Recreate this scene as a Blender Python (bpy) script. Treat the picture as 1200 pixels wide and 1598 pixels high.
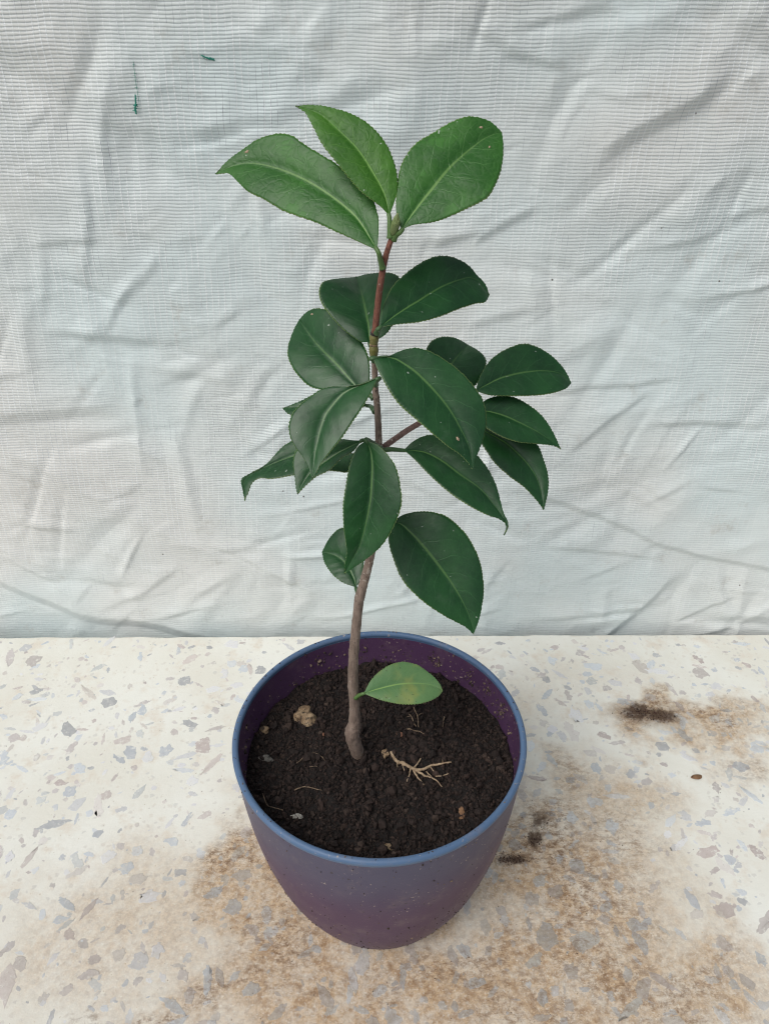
import bpy, math, random
import numpy as np

for o in list(bpy.data.objects):
    bpy.data.objects.remove(o, do_unlink=True)
scene = bpy.context.scene
COL = scene.collection
R = math.radians

# ---------------------------------------------------------------- camera
cam_data = bpy.data.cameras.new('camera')
cam_data.sensor_fit = 'VERTICAL'
cam_data.sensor_height = 24.0
cam_data.lens = 24.0 * 1200.0 / 1598.0
cam_data.clip_start = 0.01
cam_data.clip_end = 100.0
cam = bpy.data.objects.new('camera', cam_data)
COL.objects.link(cam)
cam.location = (0.0024, -0.2532, 0.4090)
cam.rotation_euler = (R(90 - 33.087), 0, 0)
scene.camera = cam

# ---------------------------------------------------------------- sky and sun (bright overcast)
SUN_EL, SUN_AZ = 50.0, 222.0          # azimuth clockwise from +Y: sun high, behind the camera to the left
world = bpy.data.worlds.new('World')
scene.world = world
world.use_nodes = True
wn, wl = world.node_tree.nodes, world.node_tree.links
wn.clear()
sky = wn.new('ShaderNodeTexSky')
sky.sky_type = 'NISHITA'
sky.sun_disc = False
sky.sun_elevation = R(SUN_EL)
sky.sun_rotation = R(SUN_AZ)
sky.air_density = 1.0
sky.dust_density = 4.0
sky.ozone_density = 1.0
hs = wn.new('ShaderNodeHueSaturation')
hs.inputs['Saturation'].default_value = 0.42
bg = wn.new('ShaderNodeBackground')
bg.inputs['Strength'].default_value = 0.118
wo = wn.new('ShaderNodeOutputWorld')
wl.new(sky.outputs[0], hs.inputs['Color'])
wl.new(hs.outputs[0], bg.inputs['Color'])
wl.new(bg.outputs[0], wo.inputs['Surface'])

sun_data = bpy.data.lights.new('sun', 'SUN')
sun_data.energy = 1.35
sun_data.angle = R(38)
sun_data.color = (1.0, 0.975, 0.94)
sun = bpy.data.objects.new('sun', sun_data)
COL.objects.link(sun)
sun.location = (-0.6, -0.7, 1.6)
sun.rotation_euler = (R(90 - SUN_EL), 0, R(-SUN_AZ + 180))

scene.view_settings.view_transform = 'Standard'
scene.view_settings.look = 'None'
scene.view_settings.gamma = 1.0
scene.view_settings.use_curve_mapping = False
scene.view_settings.exposure = 0.0
scene.cycles.adaptive_threshold = 0.02
scene.cycles.filter_width = 1.15
scene.cycles.max_bounces = 6
scene.cycles.diffuse_bounces = 3
scene.cycles.glossy_bounces = 2

rng = np.random.default_rng(11)
random.seed(5)

# ---------------------------------------------------------------- baked shapes of the plant (world millimetres)
LEAVES = [
('top left','young',[[[0.1,-6.0,346.1],[0.1,-6.0,346.1],[0.1,-6.0,346.1]],[[0.5,-2.9,350.7],[-2.2,-3.1,349.1],[-3.6,-4.6,347.4]],[[0.3,0.3,355.3],[-4.5,-0.1,352.1],[-7.3,-3.2,348.7]],[[-1.4,3.9,359.5],[-7.2,2.8,354.8],[-11.1,-1.6,349.9]],[[-5.3,7.4,362.5],[-10.6,5.6,357.1],[-14.9,0.2,351.2]],[[-9.3,10.9,365.6],[-14.3,8.3,359.2],[-18.7,2.1,352.4]],[[-13.7,14.3,368.3],[-18.1,11.0,361.1],[-22.7,4.0,353.4]],[[-18.7,17.4,370.5],[-22.1,13.7,362.8],[-26.8,5.8,354.3]],[[-23.6,20.7,372.8],[-26.3,16.3,364.2],[-30.8,8.0,355.3]],[[-28.5,24.0,375.3],[-30.8,18.7,365.4],[-34.6,10.6,356.8]],[[-34.4,26.0,375.1],[-35.4,21.0,366.3],[-38.6,13.4,358.1]],[[-40.1,26.8,373.2],[-40.2,23.1,366.8],[-42.7,16.1,359.4]],[[-45.2,26.9,370.2],[-45.1,24.7,366.5],[-46.1,19.8,361.5]],[[-50.1,26.5,367.0],[-49.8,25.3,365.0],[-49.7,23.7,363.5]],[[-54.4,25.6,363.1],[-54.4,25.6,363.1],[-54.4,25.6,363.1]]],[[1.8,-4.0,339.8],[0.1,-6.0,346.1]]),
('top middle','young2',[[[3.9,-3.0,355.7],[3.9,-3.0,355.7],[3.9,-3.0,355.7]],[[5.3,-1.2,358.9],[3.3,-1.4,358.6],[1.7,-2.3,357.9]],[[6.3,0.7,362.2],[2.5,0.2,361.3],[-0.8,-1.8,359.7]],[[6.5,2.6,365.5],[1.1,1.6,363.9],[-3.4,-1.2,361.4]],[[5.8,4.4,368.8],[-0.6,3.0,366.4],[-5.7,-0.4,363.3]],[[4.5,6.2,371.9],[-2.3,4.5,368.8],[-7.8,0.7,365.3]],[[2.7,8.0,374.9],[-4.1,5.9,371.2],[-9.9,1.9,367.4]],[[0.3,9.5,377.5],[-6.1,7.3,373.5],[-11.9,3.2,369.5]],[[-2.6,10.9,379.8],[-8.4,8.6,375.6],[-13.9,4.5,371.6]],[[-5.8,12.1,381.7],[-10.8,9.9,377.5],[-15.9,6.0,373.7]],[[-9.4,13.0,383.0],[-13.2,11.2,379.4],[-17.6,7.7,375.9]],[[-13.2,13.8,383.9],[-15.7,12.5,381.3],[-19.1,9.6,378.3]],[[-17.1,14.4,384.5],[-18.6,13.6,382.8],[-20.6,11.7,380.6]],[[-21.1,14.8,384.7],[-21.8,14.3,383.6],[-22.4,13.7,382.9]],[[-25.1,15.0,384.3],[-25.1,15.0,384.3],[-25.1,15.0,384.3]]],[[4.2,-4.0,349.2],[3.9,-3.0,355.7]]),
('top right','young',[[[7.6,-6.0,352.2],[7.6,-6.0,352.2],[7.6,-6.0,352.2]],[[6.3,-3.7,355.6],[9.4,-4.5,354.4],[10.8,-5.4,353.5]],[[5.9,-1.4,359.0],[11.2,-3.0,356.5],[14.3,-5.4,354.0]],[[6.2,1.1,362.6],[13.1,-1.5,358.6],[17.8,-5.4,354.6]],[[6.7,3.6,366.0],[15.1,0.1,360.7],[21.2,-5.0,355.5]],[[7.8,6.0,369.4],[17.1,1.6,362.7],[24.5,-4.3,356.7]],[[10.0,8.3,372.4],[19.1,3.2,364.8],[27.8,-3.5,357.9]],[[12.9,10.3,375.0],[21.1,4.9,366.8],[31.0,-2.7,359.1]],[[16.5,11.8,376.9],[23.2,6.5,368.7],[34.0,-1.5,360.7]],[[20.1,13.4,378.7],[25.6,8.0,370.5],[36.1,0.6,363.0]],[[23.9,14.8,380.3],[28.0,9.6,372.2],[37.7,3.0,365.6]],[[28.0,15.8,381.3],[30.6,11.0,373.8],[38.8,5.6,368.4]],[[32.3,16.1,381.0],[33.2,12.5,375.3],[39.4,8.4,371.3]],[[36.2,15.6,379.6],[36.2,13.7,376.4],[39.6,11.4,374.1]],[[39.3,14.5,377.0],[39.3,14.5,377.0],[39.3,14.5,377.0]]],[[5.2,-4.0,348.8],[7.6,-6.0,352.2]]),
('second tier right','dark',[[[0.9,-6.0,321.1],[0.9,-6.0,321.1],[0.9,-6.0,321.1]],[[1.3,-3.1,324.2],[3.3,-4.1,322.4],[3.6,-5.3,321.4]],[[2.3,-0.1,327.1],[5.9,-2.1,323.7],[6.4,-4.6,321.6]],[[3.9,2.9,330.0],[8.5,-0.2,324.8],[9.1,-4.0,321.7]],[[6.2,6.0,332.4],[11.2,1.8,325.9],[11.9,-3.3,321.7]],[[9.2,8.8,334.4],[14.0,3.8,326.9],[14.7,-2.4,321.8]],[[12.5,11.6,336.1],[16.7,5.9,328.0],[17.5,-1.3,322.0]],[[16.1,14.3,337.5],[19.5,8.1,329.0],[20.3,-0.0,322.4]],[[20.0,16.6,338.3],[22.4,10.3,329.9],[23.0,1.6,322.8]],[[24.3,18.1,338.0],[25.5,12.3,330.6],[25.7,3.4,323.4]],[[28.4,18.7,336.6],[28.7,14.2,331.1],[28.5,5.3,323.9]],[[32.0,18.5,334.4],[32.0,16.0,331.3],[31.3,7.0,324.2]],[[34.8,17.4,331.5],[35.1,16.3,330.1],[34.3,9.0,324.3]],[[37.7,16.3,328.8],[37.2,15.4,327.8],[37.4,10.9,324.1]],[[39.2,14.5,325.4],[39.2,14.5,325.4],[39.2,14.5,325.4]]],[[-0.2,-3.0,317.9],[0.9,-6.0,321.1]]),
('behind stem','dark',[[[-2.9,10.0,309.9],[-2.9,10.0,309.9],[-2.9,10.0,309.9]],[[-5.9,9.8,310.1],[-3.0,11.0,311.3],[0.1,10.3,310.9]],[[-8.5,10.6,311.5],[-3.1,12.1,312.7],[2.7,11.1,312.3]],[[-11.0,11.7,313.0],[-3.2,13.4,314.0],[4.7,12.5,314.3]],[[-13.3,13.1,314.6],[-3.4,14.8,315.2],[6.1,14.3,316.5]],[[-15.5,14.7,316.3],[-3.8,16.4,316.4],[6.8,16.5,318.9]],[[-17.6,16.6,318.1],[-4.1,18.2,317.5],[7.4,18.8,321.3]],[[-19.5,18.8,319.9],[-4.5,20.0,318.6],[7.9,21.3,323.6]],[[-20.9,21.3,322.0],[-4.9,22.1,319.7],[8.2,24.0,326.0]],[[-21.3,24.2,324.2],[-5.3,24.3,320.7],[7.6,26.9,328.2]],[[-20.2,27.3,326.1],[-5.8,26.7,321.7],[4.7,29.3,328.7]],[[-17.4,29.9,326.4],[-6.2,29.2,322.6],[1.5,31.4,328.4]],[[-14.4,32.4,326.2],[-6.8,31.9,323.5],[-1.7,33.5,327.7]],[[-11.3,35.0,325.7],[-7.5,34.7,324.4],[-5.0,35.6,326.6]],[[-8.2,37.7,325.1],[-8.2,37.7,325.1],[-8.2,37.7,325.1]]],[[-1.6,1.0,309.6],[-2.9,10.0,309.9]]),
('round left','dark',[[[-5.0,3.0,293.7],[-5.0,3.0,293.7],[-5.0,3.0,293.7]],[[-8.4,3.5,293.4],[-7.1,4.3,294.7],[-3.3,4.0,296.5]],[[-11.9,4.1,293.1],[-8.9,5.9,295.9],[-2.9,5.8,299.3]],[[-15.3,4.9,293.0],[-10.6,7.6,297.2],[-2.9,7.9,302.1]],[[-18.8,6.0,293.0],[-12.3,9.5,298.4],[-3.5,10.2,304.8]],[[-22.2,7.3,293.1],[-14.0,11.4,299.7],[-4.9,12.7,307.1]],[[-25.5,9.0,293.6],[-15.8,13.5,300.8],[-6.7,15.4,309.2]],[[-28.3,11.6,295.0],[-17.7,15.6,301.9],[-8.8,18.1,311.1]],[[-30.6,14.4,296.6],[-19.7,17.9,302.9],[-11.2,20.9,312.8]],[[-32.5,17.6,298.6],[-21.6,20.3,303.9],[-13.8,23.8,314.2]],[[-33.8,20.9,300.8],[-23.5,22.8,305.0],[-16.9,26.7,315.2]],[[-33.9,24.3,303.2],[-25.2,25.5,306.1],[-20.4,29.4,315.6]],[[-33.1,27.6,305.5],[-26.9,28.3,307.3],[-24.1,31.8,314.9]],[[-31.9,31.0,307.7],[-28.6,31.2,308.5],[-27.6,33.3,312.8]],[[-30.3,34.3,309.7],[-30.3,34.3,309.7],[-30.3,34.3,309.7]]],[[-1.5,0.0,292.6],[-5.0,3.0,293.7]]),
('hidden left','dark',[[[-3.8,10.0,285.3],[-3.8,10.0,285.3],[-3.8,10.0,285.3]],[[-5.9,11.4,286.2],[-6.1,10.5,285.4],[-6.1,9.3,284.7]],[[-8.0,12.8,287.1],[-8.4,11.0,285.4],[-8.4,8.6,284.1]],[[-10.1,14.2,287.8],[-10.7,11.6,285.4],[-10.7,7.9,283.4]],[[-12.5,15.3,288.3],[-13.1,12.1,285.4],[-13.0,7.3,282.8]],[[-15.0,16.0,288.3],[-15.4,12.5,285.2],[-15.2,6.7,282.0]],[[-17.5,16.5,288.2],[-17.7,12.8,285.0],[-17.5,6.1,281.3]],[[-20.1,16.8,287.8],[-20.0,13.0,284.6],[-19.8,5.9,280.7]],[[-22.6,16.8,287.3],[-22.4,13.2,284.2],[-22.3,6.2,280.3]],[[-24.9,16.6,286.5],[-24.7,13.5,283.8],[-24.8,7.0,280.2]],[[-27.2,16.2,285.5],[-27.1,13.8,283.4],[-27.3,8.1,280.2]],[[-29.5,15.8,284.4],[-29.4,14.1,283.0],[-29.8,9.4,280.3]],[[-31.8,15.5,283.5],[-31.8,14.4,282.5],[-32.3,10.9,280.5]],[[-34.2,15.3,282.5],[-34.2,14.8,282.1],[-34.7,12.6,280.8]],[[-36.6,15.2,281.6],[-36.6,15.2,281.6],[-36.6,15.2,281.6]]],[[-1.1,2.0,286.5],[-3.8,10.0,285.3]]),
('front left','dark',[[[-0.0,-10.0,304.7],[-0.0,-10.0,304.7],[-0.0,-10.0,304.7]],[[-3.8,-10.9,303.3],[-3.0,-10.4,303.7],[-1.2,-12.5,302.9]],[[-7.7,-11.2,302.3],[-6.0,-10.8,302.6],[-2.4,-14.8,301.1]],[[-11.8,-10.7,302.0],[-9.0,-11.2,301.5],[-3.8,-17.0,299.4]],[[-15.9,-10.3,301.8],[-11.7,-12.0,300.1],[-5.3,-18.9,297.6]],[[-19.8,-10.9,300.8],[-13.9,-13.3,298.2],[-6.9,-20.5,295.7]],[[-23.0,-12.3,298.8],[-15.9,-14.8,296.2],[-8.5,-22.0,293.9]],[[-26.2,-13.9,296.8],[-17.7,-16.4,294.1],[-10.1,-23.4,291.9]],[[-28.8,-16.0,294.3],[-18.8,-18.3,291.7],[-11.8,-24.6,289.9]],[[-30.0,-18.6,291.4],[-19.6,-20.4,289.4],[-13.6,-25.6,287.9]],[[-29.5,-21.3,288.3],[-20.3,-22.4,286.9],[-15.4,-26.5,285.9]],[[-27.6,-23.7,285.4],[-20.9,-24.4,284.5],[-17.2,-27.4,283.8]],[[-25.1,-25.7,282.9],[-21.3,-26.4,282.0],[-19.0,-28.2,281.6]],[[-23.1,-28.0,280.1],[-21.6,-28.4,279.6],[-20.3,-29.4,279.4]],[[-21.9,-30.4,277.1],[-21.9,-30.4,277.1],[-21.9,-30.4,277.1]]],[[-0.7,-3.0,299.3],[-0.0,-10.0,304.7]]),
('grey lower left','dark',[[[-6.1,-2.0,276.7],[-6.1,-2.0,276.7],[-6.1,-2.0,276.7]],[[-9.2,-1.8,276.7],[-8.1,-2.6,275.8],[-7.4,-3.8,275.6]],[[-12.2,-1.3,276.9],[-10.1,-3.1,274.9],[-8.7,-5.4,274.5]],[[-15.2,-1.0,276.9],[-12.1,-3.7,274.0],[-10.5,-6.3,273.5]],[[-18.2,-0.6,277.0],[-14.1,-4.2,273.1],[-12.5,-6.7,272.6]],[[-21.3,-0.4,276.8],[-16.0,-4.8,272.1],[-14.2,-7.6,271.6]],[[-24.3,-0.4,276.5],[-17.9,-5.4,271.0],[-15.7,-8.9,270.4]],[[-27.2,-0.7,275.7],[-19.8,-6.1,269.9],[-17.2,-10.0,269.3]],[[-29.4,-1.9,274.1],[-21.6,-6.7,268.8],[-19.1,-10.4,268.2]],[[-30.8,-3.5,272.0],[-23.4,-7.4,267.7],[-21.2,-10.5,267.2]],[[-31.3,-5.4,269.7],[-25.0,-8.3,266.4],[-23.1,-10.8,266.1]],[[-31.0,-7.4,267.3],[-26.3,-9.5,265.0],[-24.8,-11.3,264.7]],[[-30.6,-9.4,265.0],[-27.5,-10.7,263.5],[-26.5,-11.9,263.3]],[[-30.2,-11.3,262.7],[-28.5,-12.0,262.0],[-28.1,-12.6,261.9]],[[-29.6,-13.2,260.4],[-29.6,-13.2,260.4],[-29.6,-13.2,260.4]]],[[0.5,1.0,272.8],[-6.1,-2.0,276.7]]),
('curled far left','dark',[[[-9.9,12.0,263.5],[-9.9,12.0,263.5],[-9.9,12.0,263.5]],[[-13.8,13.6,264.5],[-13.7,12.5,263.5],[-10.3,6.5,262.3]],[[-17.7,15.3,265.7],[-17.6,13.0,263.4],[-11.8,2.1,261.1]],[[-21.7,17.0,266.8],[-21.4,13.4,263.3],[-15.6,2.5,261.0]],[[-25.9,18.2,267.5],[-25.3,13.6,263.0],[-19.4,3.2,260.9]],[[-30.2,18.3,267.2],[-29.2,13.6,262.7],[-23.1,2.9,260.5]],[[-34.3,17.5,266.2],[-32.9,13.3,262.1],[-26.9,2.9,260.0]],[[-37.9,16.0,264.6],[-36.6,12.5,261.2],[-30.7,3.2,259.4]],[[-40.7,13.6,262.3],[-40.1,11.4,260.3],[-34.4,3.2,258.8]],[[-43.5,11.1,260.0],[-43.6,10.3,259.2],[-38.2,3.0,258.0]],[[-46.8,9.1,258.2],[-47.0,9.0,258.1],[-42.0,3.3,257.3]],[[-50.5,7.6,256.9],[-50.3,7.5,256.8],[-46.0,4.5,256.9]],[[-53.5,5.5,255.7],[-52.4,5.0,255.1],[-48.8,3.4,255.5]],[[-52.6,1.5,253.2],[-52.0,1.3,252.9],[-50.2,0.6,253.1]],[[-51.4,-2.3,250.7],[-51.4,-2.3,250.7],[-51.4,-2.3,250.7]]],[[0.7,3.0,271.5],[-9.9,12.0,263.5]]),
('hanging front','dark',[[[-3.9,-14.0,282.9],[-3.9,-14.0,282.9],[-3.9,-14.0,282.9]],[[0.1,-16.1,282.2],[-2.5,-15.6,280.1],[-6.7,-16.1,281.9]],[[3.2,-18.5,280.2],[-2.0,-17.2,277.1],[-8.5,-18.1,279.6]],[[5.7,-21.0,277.6],[-1.9,-18.7,273.9],[-9.7,-19.9,276.8]],[[7.2,-23.3,274.4],[-2.1,-20.2,270.7],[-10.5,-21.5,273.8]],[[7.9,-25.5,270.8],[-2.3,-21.7,267.5],[-11.1,-23.0,270.6]],[[8.4,-27.5,267.1],[-2.6,-23.1,264.3],[-11.6,-24.4,267.4]],[[7.7,-29.1,263.2],[-3.2,-24.4,261.0],[-12.1,-25.8,264.1]],[[6.2,-30.3,259.2],[-3.9,-25.7,257.7],[-12.2,-26.9,260.7]],[[4.2,-31.3,255.2],[-4.7,-26.9,254.3],[-12.1,-28.0,257.1]],[[1.8,-32.0,251.3],[-5.6,-28.1,251.0],[-11.8,-28.9,253.5]],[[-1.2,-32.2,247.7],[-6.8,-29.2,247.6],[-11.3,-29.7,249.7]],[[-4.7,-32.3,244.4],[-8.6,-30.1,244.4],[-11.2,-30.3,245.7]],[[-8.5,-32.1,241.1],[-10.4,-31.0,241.2],[-11.9,-31.1,241.9]],[[-12.2,-31.8,237.9],[-12.2,-31.8,237.9],[-12.2,-31.8,237.9]]],[[1.0,-2.0,273.3],[-3.9,-14.0,282.9]]),
('lower right','dark',[[[5.4,-6.0,243.5],[5.4,-6.0,243.5],[5.4,-6.0,243.5]],[[9.8,-4.4,245.7],[9.1,-6.4,242.5],[3.9,-9.4,241.1]],[[14.9,-3.9,246.7],[12.1,-7.9,240.3],[4.0,-12.5,238.1]],[[20.2,-3.9,246.7],[14.9,-9.4,237.9],[5.0,-15.2,235.1]],[[25.2,-4.6,245.6],[17.5,-11.0,235.4],[6.4,-17.6,232.1]],[[29.6,-6.1,243.2],[20.0,-12.6,232.8],[7.9,-20.0,229.0]],[[33.3,-8.1,240.0],[22.5,-14.3,230.1],[10.0,-22.0,226.1]],[[36.3,-10.3,236.3],[24.9,-15.9,227.3],[12.7,-23.5,223.3]],[[38.5,-12.8,232.3],[27.3,-17.4,224.5],[15.8,-24.8,220.6]],[[40.1,-15.3,227.9],[29.5,-19.1,221.6],[19.0,-25.7,218.1]],[[40.8,-17.9,223.4],[31.6,-20.8,218.6],[22.5,-26.4,215.6]],[[40.9,-20.6,218.8],[33.5,-22.5,215.4],[26.2,-26.9,213.2]],[[40.1,-23.1,214.3],[35.1,-24.2,212.2],[30.0,-27.1,210.8]],[[38.9,-25.6,209.7],[36.4,-26.1,208.8],[33.8,-27.3,208.4]],[[37.1,-28.0,205.3],[37.1,-28.0,205.3],[37.1,-28.0,205.3]]],[[-2.3,0.0,228.3],[5.4,-6.0,243.5]]),
('small low behind stem','dark',[[[-10.1,8.0,200.0],[-10.1,8.0,200.0],[-10.1,8.0,200.0]],[[-11.6,8.3,200.3],[-10.4,9.2,201.1],[-7.9,9.2,202.0]],[[-13.2,8.8,200.6],[-10.7,10.5,202.1],[-6.8,11.2,204.3]],[[-14.7,9.3,200.9],[-11.3,11.7,203.1],[-6.5,13.4,206.6]],[[-16.2,10.0,201.3],[-12.0,13.0,204.0],[-6.7,15.7,208.9]],[[-17.5,10.9,201.7],[-12.8,14.4,204.8],[-7.2,18.2,211.0]],[[-18.9,12.0,202.2],[-13.7,15.7,205.6],[-8.3,20.6,213.1]],[[-20.1,13.1,202.6],[-14.8,17.0,206.2],[-9.8,23.0,214.9]],[[-21.2,14.4,203.2],[-15.9,18.4,206.7],[-11.8,25.4,216.5]],[[-22.3,15.9,203.7],[-17.3,19.6,207.1],[-14.3,27.5,217.5]],[[-23.2,17.5,204.2],[-18.8,20.8,207.3],[-17.5,28.3,216.8]],[[-24.1,19.2,204.8],[-20.4,21.9,207.3],[-20.2,27.8,214.7]],[[-24.7,21.0,205.4],[-22.1,22.9,207.1],[-22.4,27.0,212.2]],[[-25.1,22.9,205.9],[-23.8,23.9,206.8],[-24.0,26.0,209.4]],[[-25.5,24.9,206.5],[-25.5,24.9,206.5],[-25.5,24.9,206.5]]],[[-8.5,1.0,199.4],[-10.1,8.0,200.0]]),
('large front right','dark',[[[-1.4,-12.0,312.8],[-1.4,-12.0,312.8],[-1.4,-12.0,312.8]],[[3.4,-11.0,312.9],[2.4,-11.1,312.9],[-0.1,-14.8,310.4]],[[7.8,-9.3,314.2],[6.1,-10.9,312.1],[1.6,-17.3,308.0]],[[12.5,-8.3,314.8],[9.5,-11.6,310.3],[3.3,-19.4,305.6]],[[17.2,-8.4,313.7],[12.7,-12.6,308.3],[5.2,-21.3,303.2]],[[21.5,-9.3,311.7],[15.5,-13.8,306.0],[7.5,-22.7,300.9]],[[25.6,-10.5,309.3],[18.2,-15.2,303.6],[10.0,-23.9,298.7]],[[29.3,-12.1,306.5],[20.8,-16.5,301.0],[12.7,-24.8,296.5]],[[32.5,-13.9,303.3],[23.2,-18.0,298.4],[15.4,-25.6,294.3]],[[35.3,-16.0,299.8],[25.4,-19.6,295.6],[18.2,-26.3,292.0]],[[36.6,-18.5,295.8],[27.3,-21.2,292.6],[21.0,-26.9,289.8]],[[36.5,-21.1,291.7],[29.1,-22.9,289.6],[23.9,-27.3,287.5]],[[35.3,-23.7,287.7],[30.7,-24.7,286.5],[27.1,-27.4,285.3]],[[33.5,-26.2,283.9],[31.5,-26.7,283.3],[29.8,-27.9,282.8]],[[32.0,-28.7,280.0],[32.0,-28.7,280.0],[32.0,-28.7,280.0]]],[[-1.1,-3.0,308.3],[-1.4,-12.0,312.8]]),
('behind branch','dark',[[[25.2,28.0,284.4],[25.2,28.0,284.4],[25.2,28.0,284.4]],[[23.0,28.5,285.8],[25.6,29.0,285.4],[27.4,27.2,283.5]],[[21.0,29.2,287.3],[25.9,30.1,286.5],[29.7,26.5,282.6]],[[19.7,30.6,289.2],[26.3,31.3,287.5],[32.2,26.6,282.4]],[[18.9,32.3,291.2],[26.8,32.5,288.4],[34.6,27.6,282.9]],[[18.6,34.1,293.2],[27.4,33.8,289.3],[36.8,28.9,283.7]],[[18.7,36.2,295.2],[28.2,35.1,290.1],[38.9,30.5,284.7]],[[19.3,38.3,297.1],[29.0,36.4,290.8],[40.4,32.5,286.1]],[[20.8,40.5,298.5],[30.0,37.8,291.5],[41.7,34.7,287.6]],[[23.2,42.4,299.2],[31.0,39.3,292.1],[42.8,37.1,289.2]],[[25.9,44.1,299.4],[32.0,40.9,292.7],[43.4,39.6,290.8]],[[28.7,45.4,298.9],[33.1,42.5,293.2],[42.4,41.9,292.3]],[[31.5,46.4,297.9],[34.2,44.1,293.7],[40.7,44.0,293.3]],[[34.0,47.1,296.4],[35.3,45.9,294.2],[38.7,45.8,294.1]],[[36.5,47.7,294.6],[36.5,47.7,294.6],[36.5,47.7,294.6]]],[[26.0,16.0,282.0],[25.2,28.0,284.4]]),
('right upper','dark',[[[37.2,18.0,287.6],[37.2,18.0,287.6],[37.2,18.0,287.6]],[[38.2,20.6,290.4],[39.8,19.4,288.5],[39.7,17.3,286.9]],[[39.8,23.2,292.9],[42.4,20.9,289.2],[42.3,16.8,286.3]],[[41.9,25.9,295.3],[45.0,22.4,289.9],[45.0,16.9,286.0]],[[44.6,28.4,297.1],[47.8,23.8,290.5],[47.8,17.3,285.7]],[[47.9,30.6,298.5],[50.7,25.1,290.8],[50.6,17.7,285.5]],[[51.5,32.5,299.4],[53.6,26.3,291.0],[53.5,18.3,285.3]],[[55.3,34.2,300.0],[56.6,27.5,291.1],[56.3,19.1,285.0]],[[59.3,35.2,299.5],[59.6,28.6,291.0],[59.2,19.9,284.8]],[[63.1,35.4,298.0],[62.7,29.7,290.9],[62.2,20.8,284.5]],[[66.6,35.1,296.1],[65.8,30.6,290.5],[65.1,21.9,284.3]],[[69.7,34.5,293.8],[68.9,31.3,289.9],[68.1,23.4,284.2]],[[72.6,33.6,291.2],[71.8,31.7,288.9],[71.1,25.1,284.2]],[[74.8,32.2,288.3],[74.3,31.3,287.2],[74.1,27.4,284.4]],[[76.5,30.6,285.2],[76.5,30.6,285.2],[76.5,30.6,285.2]]],[[34.8,20.0,285.0],[37.2,18.0,287.6]]),
('right middle','dark',[[[38.1,18.0,279.4],[38.1,18.0,279.4],[38.1,18.0,279.4]],[[40.0,19.9,281.4],[40.8,18.3,279.1],[38.7,15.3,277.8]],[[42.7,21.5,282.7],[43.4,18.5,278.6],[39.8,13.1,276.2]],[[45.8,22.5,283.2],[46.0,18.5,277.9],[41.7,11.8,274.8]],[[49.1,23.1,283.1],[48.6,18.4,277.1],[44.0,10.8,273.6]],[[52.4,23.3,282.5],[51.1,18.1,276.2],[46.4,10.3,272.4]],[[55.5,23.1,281.4],[53.5,17.8,275.1],[48.9,10.0,271.4]],[[58.4,22.6,280.0],[56.0,17.5,274.0],[51.6,10.0,270.4]],[[61.1,21.9,278.3],[58.4,17.1,272.9],[54.4,10.2,269.5]],[[63.6,20.9,276.4],[60.8,16.8,271.7],[57.3,10.9,268.8]],[[65.7,19.7,274.2],[63.2,16.4,270.4],[60.2,11.7,268.2]],[[67.5,18.4,271.9],[65.5,15.9,269.0],[63.2,12.5,267.5]],[[69.1,17.0,269.4],[67.7,15.4,267.6],[66.2,13.4,266.7]],[[70.5,15.6,266.9],[69.9,14.8,266.1],[69.1,14.0,265.8]],[[71.8,14.0,264.4],[71.8,14.0,264.4],[71.8,14.0,264.4]]],[[34.8,20.0,284.4],[38.1,18.0,279.4]]),
('right lower','dark',[[[40.1,24.0,269.1],[40.1,24.0,269.1],[40.1,24.0,269.1]],[[43.9,24.4,269.6],[42.8,23.0,267.8],[39.8,20.8,267.3]],[[47.7,24.6,269.7],[45.6,22.1,266.5],[40.5,18.2,265.4]],[[51.3,24.2,268.9],[48.5,21.3,265.2],[42.1,16.0,263.6]],[[54.8,23.4,267.6],[51.2,20.4,263.8],[43.8,14.1,261.8]],[[58.2,22.4,266.2],[53.7,19.2,262.1],[45.6,12.4,259.9]],[[61.5,21.3,264.7],[56.0,17.9,260.3],[47.7,11.0,258.1]],[[64.2,19.8,262.6],[58.2,16.6,258.5],[49.9,9.8,256.4]],[[65.5,17.6,259.8],[60.2,15.2,256.5],[52.2,8.8,254.6]],[[66.7,15.5,256.9],[62.0,13.6,254.4],[54.8,8.2,252.9]],[[67.7,13.2,254.1],[63.5,11.9,252.1],[57.4,7.6,251.1]],[[68.0,10.9,251.1],[64.4,10.0,249.7],[59.7,6.8,249.1]],[[67.6,8.5,248.1],[65.0,8.0,247.3],[61.9,6.0,246.9]],[[66.8,6.3,245.2],[65.4,6.0,244.8],[64.0,5.2,244.6]],[[65.8,4.1,242.3],[65.8,4.1,242.3],[65.8,4.1,242.3]]],[[33.4,20.0,283.9],[40.1,24.0,269.1]]),
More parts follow.
